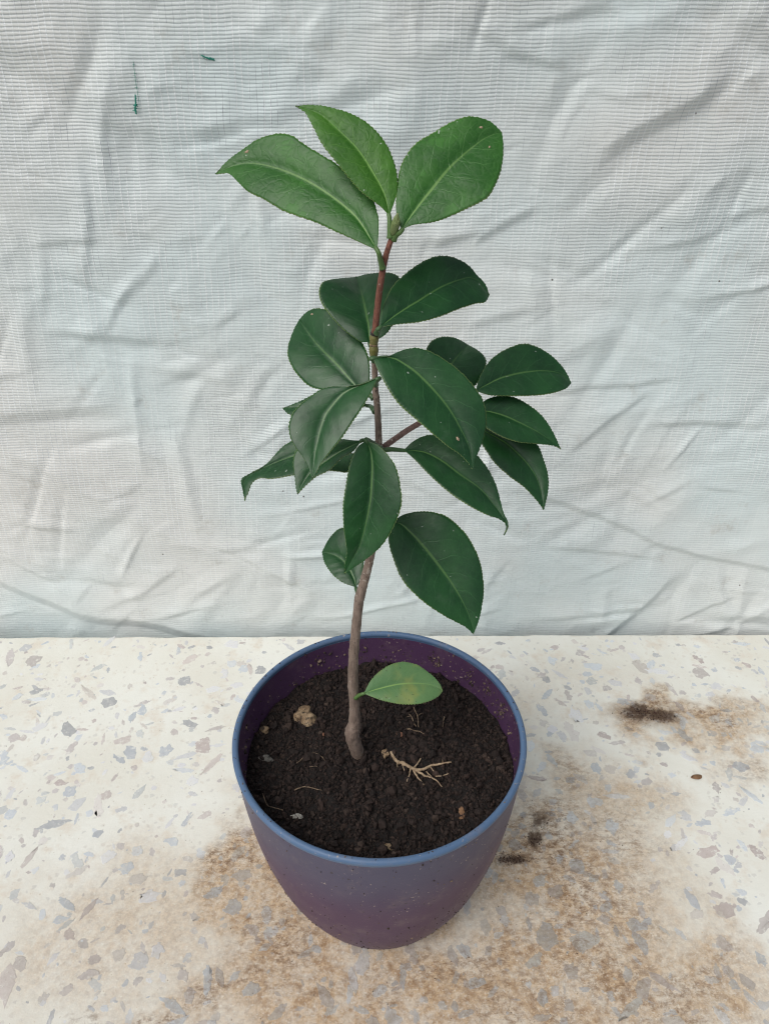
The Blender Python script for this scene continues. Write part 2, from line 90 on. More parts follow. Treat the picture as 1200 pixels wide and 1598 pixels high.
('long under','dark',[[[9.6,-0.0,271.7],[9.6,-0.0,271.7],[9.6,-0.0,271.7]],[[13.0,2.0,274.2],[13.5,0.1,271.4],[12.4,-2.4,270.3]],[[17.1,3.4,275.8],[17.3,-0.1,270.8],[15.0,-4.8,268.7]],[[21.6,3.7,276.2],[20.9,-1.0,269.6],[17.4,-7.2,266.9]],[[26.1,3.0,275.5],[24.2,-2.3,268.1],[20.0,-9.2,265.1]],[[30.3,1.8,274.1],[27.3,-3.8,266.3],[22.7,-10.9,263.3]],[[34.2,0.1,272.2],[30.3,-5.4,264.5],[25.5,-12.5,261.6]],[[37.5,-1.9,269.7],[33.5,-6.8,262.8],[28.4,-14.0,259.8]],[[40.4,-4.0,266.8],[36.7,-8.1,261.0],[31.4,-15.3,258.2]],[[42.6,-6.5,263.6],[39.5,-9.7,259.0],[34.5,-16.2,256.5]],[[44.3,-9.1,260.3],[41.9,-11.6,256.7],[37.8,-16.6,254.8]],[[45.4,-11.9,256.7],[44.2,-13.6,254.3],[41.3,-16.8,253.2]],[[46.5,-14.7,253.3],[46.3,-15.7,251.9],[44.9,-16.7,251.6]],[[48.1,-17.2,250.1],[47.9,-17.6,249.5],[47.3,-17.8,249.6]],[[46.4,-20.1,246.9],[46.4,-20.1,246.9],[46.4,-20.1,246.9]]],[[1.4,0.0,271.4],[9.6,0.0,271.7]]),
('low pale','pale',[[[-7.0,-4.0,147.7],[-7.0,-4.0,147.7],[-7.0,-4.0,147.7]],[[-5.5,-1.6,149.6],[-4.4,-3.2,148.1],[-4.4,-5.0,147.1]],[[-3.8,0.7,151.4],[-1.9,-2.4,148.4],[-1.9,-5.8,146.6]],[[-1.5,2.8,152.8],[0.7,-1.7,148.6],[0.8,-6.5,146.0]],[[1.1,4.7,154.0],[3.3,-0.9,148.8],[3.4,-7.0,145.6]],[[4.1,6.3,154.9],[5.9,-0.2,148.9],[6.1,-7.3,145.1]],[[7.3,7.6,155.4],[8.5,0.5,148.9],[8.9,-7.5,144.6]],[[10.8,8.4,155.4],[11.2,1.0,148.8],[11.6,-7.4,144.2]],[[14.2,8.5,154.8],[13.9,1.5,148.6],[14.4,-7.2,143.9]],[[17.6,8.2,153.8],[16.7,1.9,148.2],[17.2,-6.7,143.6]],[[20.6,7.2,152.2],[19.4,2.2,147.8],[20.0,-5.9,143.4]],[[23.4,6.1,150.4],[22.1,2.4,147.2],[22.7,-4.7,143.3]],[[26.0,4.8,148.5],[24.8,2.4,146.4],[25.3,-3.3,143.3]],[[28.2,3.2,146.4],[27.3,1.9,145.3],[27.7,-1.3,143.5]],[[29.5,1.2,143.9],[29.5,1.2,143.9],[29.5,1.2,143.9]]],[[-10.9,-2.0,142.7],[-7.0,-4.0,147.7]]),
]
STEM = [[-9.3, 4.0, 86.9, 3.61], [-9.8, 2.0, 94.8, 3.4], [-11.5, 0.0, 105.3, 3.34], [-13.1, -1.0, 114.8, 3.43], [-13.0, -1.0, 119.4, 3.4], [-12.0, 0.0, 123.6, 2.97], [-11.7, 0.0, 135.9, 2.5], [-12.0, 0.0, 152.6, 2.37], [-11.3, 0.0, 168.5, 2.26], [-9.9, 0.0, 183.7, 2.09], [-8.5, 0.0, 198.1, 2.04], [-7.9, 0.0, 201.6, 2.14], [-6.5, 0.0, 207.8, 1.89], [-4.8, 0.0, 215.2, 1.81], [-2.5, 0.0, 228.3, 1.72], [-0.6, 0.0, 249.7, 1.55], [0.2, 0.0, 266.8, 1.45], [0.5, 0.0, 270.6, 1.69], [0.3, 0.0, 273.9, 1.38], [0.1, -1.0, 283.4, 1.21], [-0.4, -1.0, 292.3, 1.14], [-0.6, -1.0, 293.8, 1.23], [-0.8, -1.0, 296.0, 1.09], [-1.0, -1.0, 303.3, 1.02], [-1.1, -1.0, 308.9, 1.01]]
SHOOT = [[-1.3, -1.0, 308.9, 1.33], [-1.3, -1.0, 311.3, 1.54], [-1.3, -1.0, 313.1, 1.32], [-1.1, -1.0, 315.4, 1.48], [-0.9, -1.0, 317.0, 1.31], [-0.6, -2.0, 319.8, 1.12], [0.3, -2.0, 328.6, 1.1], [1.2, -3.0, 335.2, 1.08], [2.2, -3.0, 341.0, 1.02], [3.4, -4.0, 345.6, 0.91], [4.6, -4.0, 349.0, 0.86], [5.0, -4.0, 350.3, 0.72]]
BRANCH = [[1.0, 1.0, 270.9, 1.08], [2.4, 2.0, 272.0, 1.2], [6.0, 5.0, 273.4, 1.15], [10.9, 9.0, 275.1, 1.13], [15.9, 12.0, 276.9, 1.1], [26.1, 17.0, 281.5, 1.05], [33.3, 20.0, 284.2, 0.99], [36.3, 20.5, 285.8, 0.74]]
BUD = [[5.0, -4.0, 350.3, 0.7], [5.4, -5.0, 351.7, 1.1], [5.8, -6.0, 353.9, 1.24], [6.1, -6.5, 355.7, 0.88], [6.5, -7.0, 357.3, 0.29]]
TARP_STEP = [(124.2, 337.6, 187.5, 378.3, 2.6, 3.4, 26), (171.6, -19.8, 222.0, 52.1, 2.2, 3.2, 22), (-207.6, 237.2, -143.8, 232.1, 1.6, 2.6, 20), (-269.1, 177.6, -174.8, 186.1, 1.8, 3.6, 24), (93.1, 127.8, 199.3, 81.9, 1.3, 1.8, 16), (192.0, 83.0, 301.7, 55.2, 1.4, 2.0, 18), (126.0, 154.6, 181.4, 199.1, 1.2, 1.8, 14), (182.1, 172.8, 267.7, 176.7, 1.2, 2.0, 16), (-305.9, 49.0, -231.2, 8.8, 2.4, 4.5, 28), (-240.2, 14.0, -137.5, -14.3, 2.0, 4.5, 28), (65.8, 391.4, 96.9, 382.7, 1.1, 2.0, 16), (32.7, 291.2, 60.9, 294.8, 0.9, 1.2, 12), (57.6, 287.4, 89.3, 312.1, 1.0, 1.6, 14), (112.6, 193.1, 194.0, 209.0, 0.9, 1.6, 14), (-210.6, 288.6, -167.7, 294.1, 0.8, 1.5, 12), (-285.5, 70.2, -248.6, 42.8, 1.2, 2, 14), (-125.3, 84.8, -56.8, 39.7, 1.0, 1.8, 14), (228.6, 7.4, 275.5, 33.4, 1.0, 1.6, 12), (203.8, 305.0, 229.8, 312.1, 0.9, 1.5, 14), (116.9, 76.1, 204.5, 67.2, 0.8, 1.4, 12)]
TARP_RIDGE = [(-212.0, 388.5, -149.7, 347.4, -2.4, 12), (-155.8, 352.2, -93.5, 313.8, -2.2, 11), (-100.2, 319.0, -57.5, 247.5, -2.0, 12), (-273.7, 176.7, -174.5, 101.8, 2.2, 8), (-187.4, 107.3, -51.9, 39.7, 2.0, 8), (-161.8, 222.2, -164.8, 136.8, 1.3, 3.5), (286.9, -26.8, 272.6, 64.2, 2.2, 5), (226.3, -19.8, 223.3, 45.9, -1.2, 4), (92.0, 286.7, 95.1, 230.8, 1.0, 5), (163.0, 322.5, 238.5, 259.7, 1.3, 12), (121.6, 397.1, 158.3, 410.9, 1.6, 10), (2.4, 413.6, 16.4, 355.4, 1.3, 12)]
GREEN = [([[-130.3, 387.1], [-130.4, 382.7], [-130.6, 375.3], [-130.3, 367.4]], 9e-05, 14), ([[-131.9, 371.6], [-132.2, 367.0], [-133.2, 364.7], [-133.0, 361.6]], 0.0003, 22), ([[-94.2, 389.6], [-91.4, 388.4], [-87.4, 387.1], [-82.9, 385.6]], 0.00024, 16)]
ROOTS = [('root_fragment', 'pale branched root fragment lying on the soil right of the stem', [([[5.6, 3.2], [7.9, -1.4], [10.7, -5.0], [14.7, -7.8], [18.6, -9.1]], 0.75, 0.85, (0.2, 1.2)), ([[17.0, -8.4], [20.9, -8.8], [25.6, -6.5], [29.7, -6.5], [34.9, -5.5]], 0.75, 0.35, (1.1, 1.3)), ([[17.5, -8.8], [21.4, -11.5], [25.8, -14.6], [29.8, -17.9]], 0.6, 0.22, (1.2, 0.8)), ([[16.4, -9.1], [19.3, -13.6], [21.2, -17.2]], 0.5, 0.25, (1.1, 0.5)), ([[15.0, -8.1], [14.4, -11.9], [13.1, -15.6]], 0.4, 0.2, (1.1, 0.4)), ([[11.0, -5.7], [11.9, -10.9]], 0.35, 0.2, (0.9, 0.4)), ([[16.7, -8.1], [20.1, -3.9]], 0.45, 0.25, (1.1, 1.5)), ([[22.6, -9.8], [25.0, -12.7]], 0.3, 0.15, (1.1, 0.8)), ([[8.7, -3.2], [8.7, -7.4]], 0.3, 0.15, (0.7, 0.3)), ([[27.1, -12.0], [30.5, -11.5], [33.4, -10.6]], 0.3, 0.2, (0.9, 0.9)), ([[30.8, -6.4], [30.6, -4.6]], 0.25, 0.15, (1.2, 1.4)), ([[25.0, -7.4], [26.9, -10.4]], 0.25, 0.12, (1.2, 0.9))], 1), ('rootlet', 'small forked pale rootlet sticking up behind the root fragment', [([[15.1, 25.7], [16.7, 21.8], [18.5, 17.5]], 0.32, 0.28, (1.2, 0.4)), ([[17.6, 29.1], [19.4, 24.5], [19.9, 17.1]], 0.3, 0.25, (1.4, 0.5)), ([[19.6, 24.1], [21.9, 25.7]], 0.2, 0.12, (1.1, 1.4)), ([[14.3, 22.7], [16.4, 23.0]], 0.18, 0.12, (1, 1))], 2), ('rootlet', 'short straight rootlet below the forked rootlet on the soil', [([[13.8, 14.6], [17.1, 14.0], [22.7, 11.8]], 0.42, 0.2, (0.8, 0.4))], 3), ('rootlet', 'thin short rootlet on the right side of the soil', [([[33.5, 24.1], [32.3, 17.9]], 0.3, 0.2, (0.9, 0.5))], 4), ('hair_root', 'fine arched hair root on the soil left of the stem', [([[-40.7, -4.6], [-35.2, 0.2], [-29.9, -0.6], [-26.7, -4.3]], 0.18, 0.14, (0.8, 0.8)), ([[-34.0, -7.0], [-30.1, -7.2]], 0.2, 0.15, (0.7, 0.7))], 5), ('hair_root', 'pale fine root curving on the soil at front left', [([[-40.0, -21.3], [-35.5, -19.3], [-27.1, -21.3]], 0.35, 0.2, (0.8, 0.6))], 6), ('hair_root', 'pale greenish root bent near the left front rim', [([[-54.6, -23.3], [-51.7, -28.8], [-44.3, -31.9]], 0.3, 0.22, (0.9, 0.6))], 7), ('twig', 'thin twig leaning on the back pot wall beside the stem', [([[-22.7, 71.9], [-20.3, 68.0], [-17.8, 64.2]], 0.22, 0.2, (3.5, 2))], 8)]
SPOTS = [('top left', 0.83, -0.45, 0.0006, 1), ('top right', 0.86, -0.42, 0.0005, 2), ('top right', 0.84, 0.42, 0.0004, 3), ('large front right', 0.78, 0.35, 0.0006, 4), ('round left', 0.86, 0.72, 0.0005, 5)]

# ---------------------------------------------------------------- helpers
def mesh_obj(name, V, F, mat=None, parent=None, smooth=True, uv=None, vcol=None):
    """V: Nx3 metres; F: MxK int array or list of faces; one mesh object."""
    me = bpy.data.meshes.new(name)
    V = np.asarray(V, dtype=np.float32)
    if isinstance(F, np.ndarray):
        k = F.shape[1]
        me.vertices.add(len(V)); me.vertices.foreach_set('co', V.ravel())
        me.loops.add(F.size); me.loops.foreach_set('vertex_index', F.ravel().astype(np.int32))
        me.polygons.add(len(F))
        me.polygons.foreach_set('loop_start', np.arange(0, F.size, k, dtype=np.int32))
        me.update(calc_edges=True)
    else:
        me.from_pydata([tuple(map(float, v)) for v in V], [], F)
        me.update()
    me.validate()
    me.polygons.foreach_set('use_smooth', [smooth] * len(me.polygons))
    if uv is not None or vcol is not None:
        idx = np.empty(len(me.loops), dtype=np.int32)
        me.loops.foreach_get('vertex_index', idx)
    if uv is not None:
        l = me.uv_layers.new(name='uv')
        l.data.foreach_set('uv', np.asarray(uv, dtype=np.float32)[idx].ravel())
    if vcol is not None:
        c = me.color_attributes.new('tint', 'FLOAT_COLOR', 'POINT')
        c.data.foreach_set('color', np.c_[np.asarray(vcol), np.ones(len(V))].astype(np.float32).ravel())
    if mat is not None:
        me.materials.append(mat)
    o = bpy.data.objects.new(name, me)
    COL.objects.link(o)
    if parent is not None:
        o.parent = parent
        o.matrix_parent_inverse = parent.matrix_world.inverted() if parent.type == 'EMPTY' else o.matrix_parent_inverse
    return o

def tag(o, label=None, cat=None, group=None, kind=None):
    if label: o['label'] = label
    if cat: o['category'] = cat
    if group: o['group'] = group
    if kind: o['kind'] = kind
    return o

def empty(name, loc):
    o = bpy.data.objects.new(name, None)
    o.empty_display_size = 0.02
    COL.objects.link(o)
    o.location = loc
    o.matrix_world = __import__('mathutils').Matrix.Translation(loc)
    return o

def catmull(P, n):
    """n points evenly spread (by control index) through the rows of P (any trailing shape)."""
    P = np.asarray(P, float)
    Q = np.concatenate([2 * P[:1] - P[1:2], P, 2 * P[-1:] - P[-2:-1]])
    x = np.linspace(0, len(P) - 1, n)
    i = np.minimum(x.astype(int), len(P) - 2)
    t = (x - i).reshape((-1,) + (1,) * (P.ndim - 1))
    a, b, c, d = Q[i], Q[i + 1], Q[i + 2], Q[i + 3]
    return .5 * (2 * b + (-a + c) * t + (2 * a - 5 * b + 4 * c - d) * t * t + (-a + 3 * b - 3 * c + d) * t ** 3)

def tube_geo(P, rad, sides=12, rough=0.0, cap=True, seed=0):
    P = np.asarray(P, float); rad = np.asarray(rad, float)
    T = np.gradient(P, axis=0); T /= np.linalg.norm(T, axis=1)[:, None] + 1e-12
    ref = np.array([0., -1, 0.]) if abs(T[0][1]) < .8 else np.array([1., 0, 0])
    g = np.random.default_rng(seed)
    rings = []
    n = ref
    for i in range(len(P)):
        n = n - T[i] * (n @ T[i]); n /= np.linalg.norm(n)
        b = np.cross(T[i], n)
        a = np.linspace(0, 2 * np.pi, sides, endpoint=False)
        rr = rad[i] * (1 + rough * g.normal(size=sides))
        rings.append(P[i] + np.outer(np.cos(a) * rr, n) + np.outer(np.sin(a) * rr, b))
    V = np.concatenate(rings)
    F = []
    for i in range(len(P) - 1):
        for k in range(sides):
            k2 = (k + 1) % sides
            F.append((i * sides + k, i * sides + k2, (i + 1) * sides + k2, (i + 1) * sides + k))
    if cap:
        F.append(tuple(range(sides))[::-1])
        F.append(tuple((len(P) - 1) * sides + k for k in range(sides)))
    return V, F

def join_geo(parts):
    Vs, Fs, o = [], [], 0
    for V, F in parts:
        Vs.append(V); Fs += [tuple(i + o for i in f) for f in F]; o += len(V)
    return np.concatenate(Vs), Fs

def blob_field(n, seed):
    """cheap smooth 2-D noise from a few random waves"""
    g = np.random.default_rng(seed)
    return [(g.uniform(-1, 1), g.uniform(-1, 1), g.uniform(0, 6.28)) for _ in range(n)]

def waves(x, y, scale, n, seed):
    h = 0
    for a, b, p in blob_field(n, seed):
        h = h + np.sin((a * x + b * y) * scale + p)
    return h / math.sqrt(n)

_PERM = np.random.default_rng(3).random((256, 256))
def vnoise(x, y, seed=0):
    """value noise on a lattice of unit cells, -1..1"""
    x = np.asarray(x) + seed * 37.17; y = np.asarray(y) + seed * 11.73
    xi = np.floor(x).astype(int); yi = np.floor(y).astype(int)
    fx = x - xi; fy = y - yi
    fx = fx * fx * (3 - 2 * fx); fy = fy * fy * (3 - 2 * fy)
    g = lambda i, j: _PERM[i % 256, j % 256]
    return 2 * ((g(xi, yi) * (1 - fx) + g(xi + 1, yi) * fx) * (1 - fy) + (g(xi, yi + 1) * (1 - fx) + g(xi + 1, yi + 1) * fx) * fy) - 1

def smooth01(a, b, x):
    t = np.clip((x - a) / (b - a), 0, 1)
    return t * t * (3 - 2 * t)

class N:
    """small node-graph writer"""
    def __init__(s, name, group=None):
        if group is None:
            s.m = bpy.data.materials.new(name); s.m.use_nodes = True
            s.t = s.m.node_tree; s.t.nodes.clear()
            s.out = s.t.nodes.new('ShaderNodeOutputMaterial')
            s.b = s.t.nodes.new('ShaderNodeBsdfPrincipled')
            s.t.links.new(s.b.outputs[0], s.out.inputs['Surface'])
        else:
            s.t = group
    def new(s, typ, **kw):
        n = s.t.nodes.new(typ)
        for k, v in kw.items(): setattr(n, k, v)
        return n
    def put(s, sock, v):
        if v is None: return
        if isinstance(v, bpy.types.NodeSocket): s.t.links.new(v, sock)
        else:
            if isinstance(v, (tuple, list)) and sock.type == 'RGBA' and len(v) == 3: v = (*v, 1)
            sock.default_value = v
    def set(s, **kw):
        for k, v in kw.items(): s.put(s.b.inputs[k.replace('_', ' ')], v)
    def math(s, op, a, b=None, c=None, clamp=False):
        n = s.new('ShaderNodeMath', operation=op, use_clamp=clamp)
        for i, v in enumerate((a, b, c)): s.put(n.inputs[i], v)
        return n.outputs[0]
    def vmath(s, op, a, b=None):
        n = s.new('ShaderNodeVectorMath', operation=op)
        s.put(n.inputs[0], a); s.put(n.inputs[1], b)
        return n.outputs['Value'] if op in ('LENGTH', 'DISTANCE', 'DOT_PRODUCT') else n.outputs[0]
    def mix(s, f, a, b, mode='MIX'):
        n = s.new('ShaderNodeMix', data_type='RGBA', blend_type=mode)
        s.put(n.inputs[0], f); s.put(n.inputs[6], a); s.put(n.inputs[7], b)
        return n.outputs[2]
    def noise(s, vec, scale, detail=3, rough=.55, dist=0, color=False):
        n = s.new('ShaderNodeTexNoise')
        s.put(n.inputs['Vector'], vec); s.put(n.inputs['Scale'], scale)
        n.inputs['Detail'].default_value = detail; n.inputs['Roughness'].default_value = rough
        n.inputs['Distortion'].default_value = dist
        return n.outputs['Color' if color else 'Fac']
    def voro(s, vec, scale, feature='F1', out='Distance', rand=1.0):
        n = s.new('ShaderNodeTexVoronoi', feature=feature)
        s.put(n.inputs['Vector'], vec); s.put(n.inputs['Scale'], scale)
        n.inputs['Randomness'].default_value = rand
        return n.outputs[out]
    def step(s, v, a, b, lo=0., hi=1.):
        n = s.new('ShaderNodeMapRange', interpolation_type='SMOOTHSTEP')
        s.put(n.inputs['Value'], v)
        for k, x in (('From Min', a), ('From Max', b), ('To Min', lo), ('To Max', hi)): s.put(n.inputs[k], x)
        return n.outputs[0]
    def sep(s, v):
        n = s.new('ShaderNodeSeparateXYZ'); s.put(n.inputs[0], v); return n.outputs
    def comb(s, x, y, z):
        n = s.new('ShaderNodeCombineXYZ')
        for i, v in enumerate((x, y, z)): s.put(n.inputs[i], v)
        return n.outputs[0]
    def obj(s): return s.new('ShaderNodeTexCoord').outputs['Object']
    def uv(s): return s.new('ShaderNodeTexCoord').outputs['UV']
    def pos(s): return s.new('ShaderNodeNewGeometry').outputs['Position']
    def bump(s, h, strength=.5, dist=.001, normal=None):
        n = s.new('ShaderNodeBump')
        s.put(n.inputs['Height'], h); s.put(n.inputs['Strength'], strength); n.inputs['Distance'].default_value = dist
        s.put(n.inputs['Normal'], normal)
        return n.outputs[0]

# ---------------------------------------------------------------- soil stains on the slab: a real mark with its own shape, shared by cement and chips
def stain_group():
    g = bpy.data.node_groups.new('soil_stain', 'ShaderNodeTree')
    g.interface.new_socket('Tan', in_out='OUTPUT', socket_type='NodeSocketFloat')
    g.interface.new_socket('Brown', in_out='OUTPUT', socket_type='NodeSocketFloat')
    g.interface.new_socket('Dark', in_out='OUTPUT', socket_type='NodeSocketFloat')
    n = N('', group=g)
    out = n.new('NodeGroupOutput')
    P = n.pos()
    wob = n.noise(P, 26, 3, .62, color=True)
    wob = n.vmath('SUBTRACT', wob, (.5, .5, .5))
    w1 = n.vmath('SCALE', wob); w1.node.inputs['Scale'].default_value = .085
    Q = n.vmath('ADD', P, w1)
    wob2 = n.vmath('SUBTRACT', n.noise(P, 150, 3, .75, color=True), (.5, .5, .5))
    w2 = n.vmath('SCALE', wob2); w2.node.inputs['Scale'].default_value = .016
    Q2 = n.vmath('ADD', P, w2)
    def blobs(lst, Q):
        tot = None
        for (x, y, rx, ry, rot, amp, soft) in lst:
            mp = n.new('ShaderNodeMapping', vector_type='TEXTURE')
            n.put(mp.inputs['Vector'], Q)
            mp.inputs['Location'].default_value = (x / 1000, y / 1000, 0)
            mp.inputs['Rotation'].default_value = (0, 0, R(rot))
            mp.inputs['Scale'].default_value = (rx / 1000, ry / 1000, 1000.0)
            d = n.vmath('LENGTH', mp.outputs[0])
            m = n.step(d, 1.0, 1.0 - soft, 0, amp)
            tot = m if tot is None else n.math('MAXIMUM', tot, m)
        return tot
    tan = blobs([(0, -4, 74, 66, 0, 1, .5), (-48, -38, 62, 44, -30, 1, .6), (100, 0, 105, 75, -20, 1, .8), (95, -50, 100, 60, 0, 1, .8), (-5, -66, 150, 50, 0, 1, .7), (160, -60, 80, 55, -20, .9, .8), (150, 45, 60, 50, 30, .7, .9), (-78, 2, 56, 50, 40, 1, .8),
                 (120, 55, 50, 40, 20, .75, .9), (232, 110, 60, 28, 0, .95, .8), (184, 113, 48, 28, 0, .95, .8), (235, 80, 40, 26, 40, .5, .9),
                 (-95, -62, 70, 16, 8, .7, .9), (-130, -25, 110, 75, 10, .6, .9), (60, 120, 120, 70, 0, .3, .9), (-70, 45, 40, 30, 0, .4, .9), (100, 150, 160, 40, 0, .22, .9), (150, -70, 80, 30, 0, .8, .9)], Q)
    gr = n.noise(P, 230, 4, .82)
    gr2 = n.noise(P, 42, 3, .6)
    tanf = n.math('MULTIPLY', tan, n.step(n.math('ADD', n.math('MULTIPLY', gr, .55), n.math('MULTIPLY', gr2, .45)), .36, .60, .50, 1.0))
    brown = blobs([(95, 22, 52, 32, 30, 1, .9), (118, -5, 58, 40, -20, .9, .9), (-82, 12, 30, 34, 30, .95, .9), (35, -56, 85, 18, -6, .8, .9), (110, -40, 62, 26, -25, .8, .9), (-52, -34, 42, 30, 30, .95, .9), (75, -68, 70, 22, 0, .75, .9), (140, 20, 40, 34, 0, .6, .9),
                   (184, 117, 32, 18, 0, .9, .8), (226, 118, 36, 16, 0, .9, .9), (-30, -56, 45, 9, 5, .6, .9), (-80, -64, 60, 9, 7, .95, .9), (-120, -72, 50, 8, 0, .8, .9), (150, -64, 60, 12, 10, .8, .9), (60, -45, 40, 16, 0, .8, .9), (120, 62, 26, 20, 0, .6, .9), (235, 78, 22, 14, 50, .5, .9)], Q)
    brf = n.math('MULTIPLY', brown, n.step(n.noise(n.vmath('MULTIPLY', P, (1., 1.5, 1.)), 170, 5, .86, dist=.3), .44, .62))
    dark = blobs([(179, 119, 17, 10.5, 12, 1, .65), (193, 116, 17, 9, -4, 1, .65), (184, 117, 36, 18, -6, .55, .95), (91, 21, 10, 6, 70, 1, .7), (96, 34, 12, 6, 50, .9, .85), (77, 8.5, 14, 5, 3, .95, .7)], Q2)
    dkf = n.math('MULTIPLY', dark, n.step(n.noise(P, 260, 3, .75), .26, .46, .45, 1.))
    n.put(out.inputs['Tan'], tanf); n.put(out.inputs['Brown'], brf); n.put(out.inputs['Dark'], dkf)
    return g
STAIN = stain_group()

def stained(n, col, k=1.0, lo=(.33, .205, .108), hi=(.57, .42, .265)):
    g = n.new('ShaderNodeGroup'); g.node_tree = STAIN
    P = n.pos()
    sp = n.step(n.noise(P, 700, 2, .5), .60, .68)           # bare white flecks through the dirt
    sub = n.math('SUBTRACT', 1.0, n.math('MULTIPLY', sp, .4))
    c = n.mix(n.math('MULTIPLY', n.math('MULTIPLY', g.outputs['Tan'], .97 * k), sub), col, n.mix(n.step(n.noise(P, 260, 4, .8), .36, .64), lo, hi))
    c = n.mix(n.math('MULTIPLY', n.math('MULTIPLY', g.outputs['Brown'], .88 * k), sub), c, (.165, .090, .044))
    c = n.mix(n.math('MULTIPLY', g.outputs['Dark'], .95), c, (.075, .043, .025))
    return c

# ---------------------------------------------------------------- terrazzo slab
def cement_mat():
    n = N('terrazzo_cement')
    P = n.pos()
    c = n.mix(n.step(n.noise(P, 14, 4), .35, .65), (.715, .705, .63), (.77, .775, .715))
    c = n.mix(n.step(n.noise(P, 55, 5, .65), .50, .74), c, (.68, .63, .54))
    # fine chips too small to build
    vv = n.new('ShaderNodeTexVoronoi'); n.put(vv.inputs['Vector'], n.vmath('ADD', P, n.vmath('SCALE', n.noise(P, 300, 2, color=True)))); vv.inputs['Scale'].default_value = 300
    vv.inputs['Vector'].links[0].from_node.inputs[1].links[0].from_node.inputs['Scale'].default_value = .004
    pick = n.step(n.sep(vv.outputs['Color'])[0], .80, .84)
    chip = n.math('MULTIPLY', pick, n.step(vv.outputs['Distance'], .46, .30))
    c = n.mix(n.math('MULTIPLY', chip, .35), c, n.mix(n.sep(vv.outputs['Color'])[1], (.42, .43, .43), (.62, .56, .47)))
    pit = n.step(n.noise(P, 520, 2, .5), .70, .76)
    c = n.mix(n.math('MULTIPLY', pit, .7), c, (.42, .34, .24))
    pit2 = n.math('MULTIPLY', n.step(n.voro(P, 130), .06, .03), n.step(n.noise(P, 40, 1), .5, .56))
    c = n.mix(n.math('MULTIPLY', pit2, .8), c, (.17, .14, .11))
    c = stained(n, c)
    h = n.math('SUBTRACT', n.noise(P, 230, 5, .7), n.math('MULTIPLY', pit, .5))
    n.set(Base_Color=c, Roughness=n.step(n.noise(P, 80, 3), .3, .7, .55, .8), Specular_IOR_Level=.35, Normal=n.bump(h, .35, .0008))
    return n.m

def chip_mat(name, attr):
    n = N(name)
    P = n.pos()
    if attr: col = n.new('ShaderNodeAttribute', attribute_name='tint').outputs['Color']
    else: col = n.new('ShaderNodeObjectInfo').outputs['Color']
    c = n.mix(n.math('MULTIPLY', n.step(n.noise(P, 330, 4, .65), .35, .7), .35), col, n.mix(.5, col, (.82, .80, .77)))
    film = n.step(n.noise(P, 230, 4, .75), .52, .68)            # cement film left over the stone
    c = n.mix(n.math('MULTIPLY', film, .75), c, (.755, .755, .70))
    c = n.mix(n.math('MULTIPLY', n.step(n.noise(P, 900, 2), .62, .72), .5), c, (.36, .32, .27))
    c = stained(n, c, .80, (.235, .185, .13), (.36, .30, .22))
    n.set(Base_Color=c, Roughness=.5, Specular_IOR_Level=.4, Normal=n.bump(n.noise(P, 400, 4, .7), .2, .0005))
    return n.m

M_CEM = cement_mat()
M_CHIP = chip_mat('stone_chip', False)
M_CHIPS = chip_mat('stone_chip_small', True)

def edge_y(x):          # back edge of the slab, very slightly askew and worn
    return .1980 + .0062 * x + .0006 * vnoise(x * 55, 0, 2) + .00035 * vnoise(x * 210, 0, 5)

def make_slab():
    xs = np.linspace(-.75, .75, 601)
    prof = [(-.62, 0.), (-.3, 0.), (-.004, 0.), (-.0016, -.0001), (-.0006, -.0006), (0., -.0018), (0., -.03)]
    V, F = [], []
    for x in xs:
        e = edge_y(x)
        for d, z in prof: V.append((x, e + d, z))
        V.append((x, e - .62, -.03))
    k = len(prof) + 1
    for i in range(len(xs) - 1):
        for j in range(k):
            j2 = (j + 1) % k
            F.append((i * k + j, (i + 1) * k + j, (i + 1) * k + j2, i * k + j2))
    F.append(tuple(range(k))); F.append(tuple((len(xs) - 1) * k + j for j in range(k))[::-1])
    o = mesh_obj('terrazzo_slab', V, F, M_CEM, smooth=False)
    return tag(o, 'cream terrazzo slab with stone chips and brown soil stains under the pot', None, kind='structure')
SLAB = make_slab()

CHIP_COL = [(.48, .535, .58), (.56, .61, .645), (.62, .655, .67), (.42, .455, .49), (.53, .555, .54), (.63, .60, .555), (.50, .46, .44), (.56, .50, .46), (.58, .54, .48), (.70, .71, .71), (.36, .375, .385), (.47, .43, .40), (.46, .39, .36), (.64, .645, .655), (.54, .55, .555)]
def chip_outline(g):
    m = g.integers(9, 15)
    a = np.sort(np.linspace(0, 2 * np.pi, m, endpoint=False) + g.uniform(-.25, .25, m))
    el = g.uniform(1.0, 2.3) if g.random() < .8 else g.uniform(2.3, 4.2)
    q = g.choice([2.0, 1.2, 3.0])
    r = (np.abs(np.cos(a)) ** q + np.abs(np.sin(a)) ** q) ** (-1 / q) * g.uniform(.66, 1.14, m)
    if g.random() < .3: r[g.integers(m)] *= .5
    P = np.c_[np.cos(a) * r * el ** .5, np.sin(a) * r / el ** .5]
    # ragged: add mid points
    Q = []
    for i in range(m):
        A, B = P[i], P[(i + 1) % m]
        Q.append(A); Q.append(A * .68 + B * .32 + g.normal(0, .075, 2)); Q.append(A * .33 + B * .67 + g.normal(0, .075, 2))
    return np.array(Q)
def chip_geo(P, size, h, z0=0.0):
    m = len(P)
    V = np.concatenate([np.c_[P * size * 1.015, np.full(m, z0 - .0004)], np.c_[P * size, np.full(m, z0 + h * .4)], np.c_[P * size * .94, np.full(m, z0 + h)]])
    F = [tuple(2 * m + i for i in range(m))]
    for r_ in (0, 1):
        for i in range(m):
            j = (i + 1) % m
            F.append((r_ * m + i, r_ * m + j, (r_ + 1) * m + j, (r_ + 1) * m + i))
    return V, F

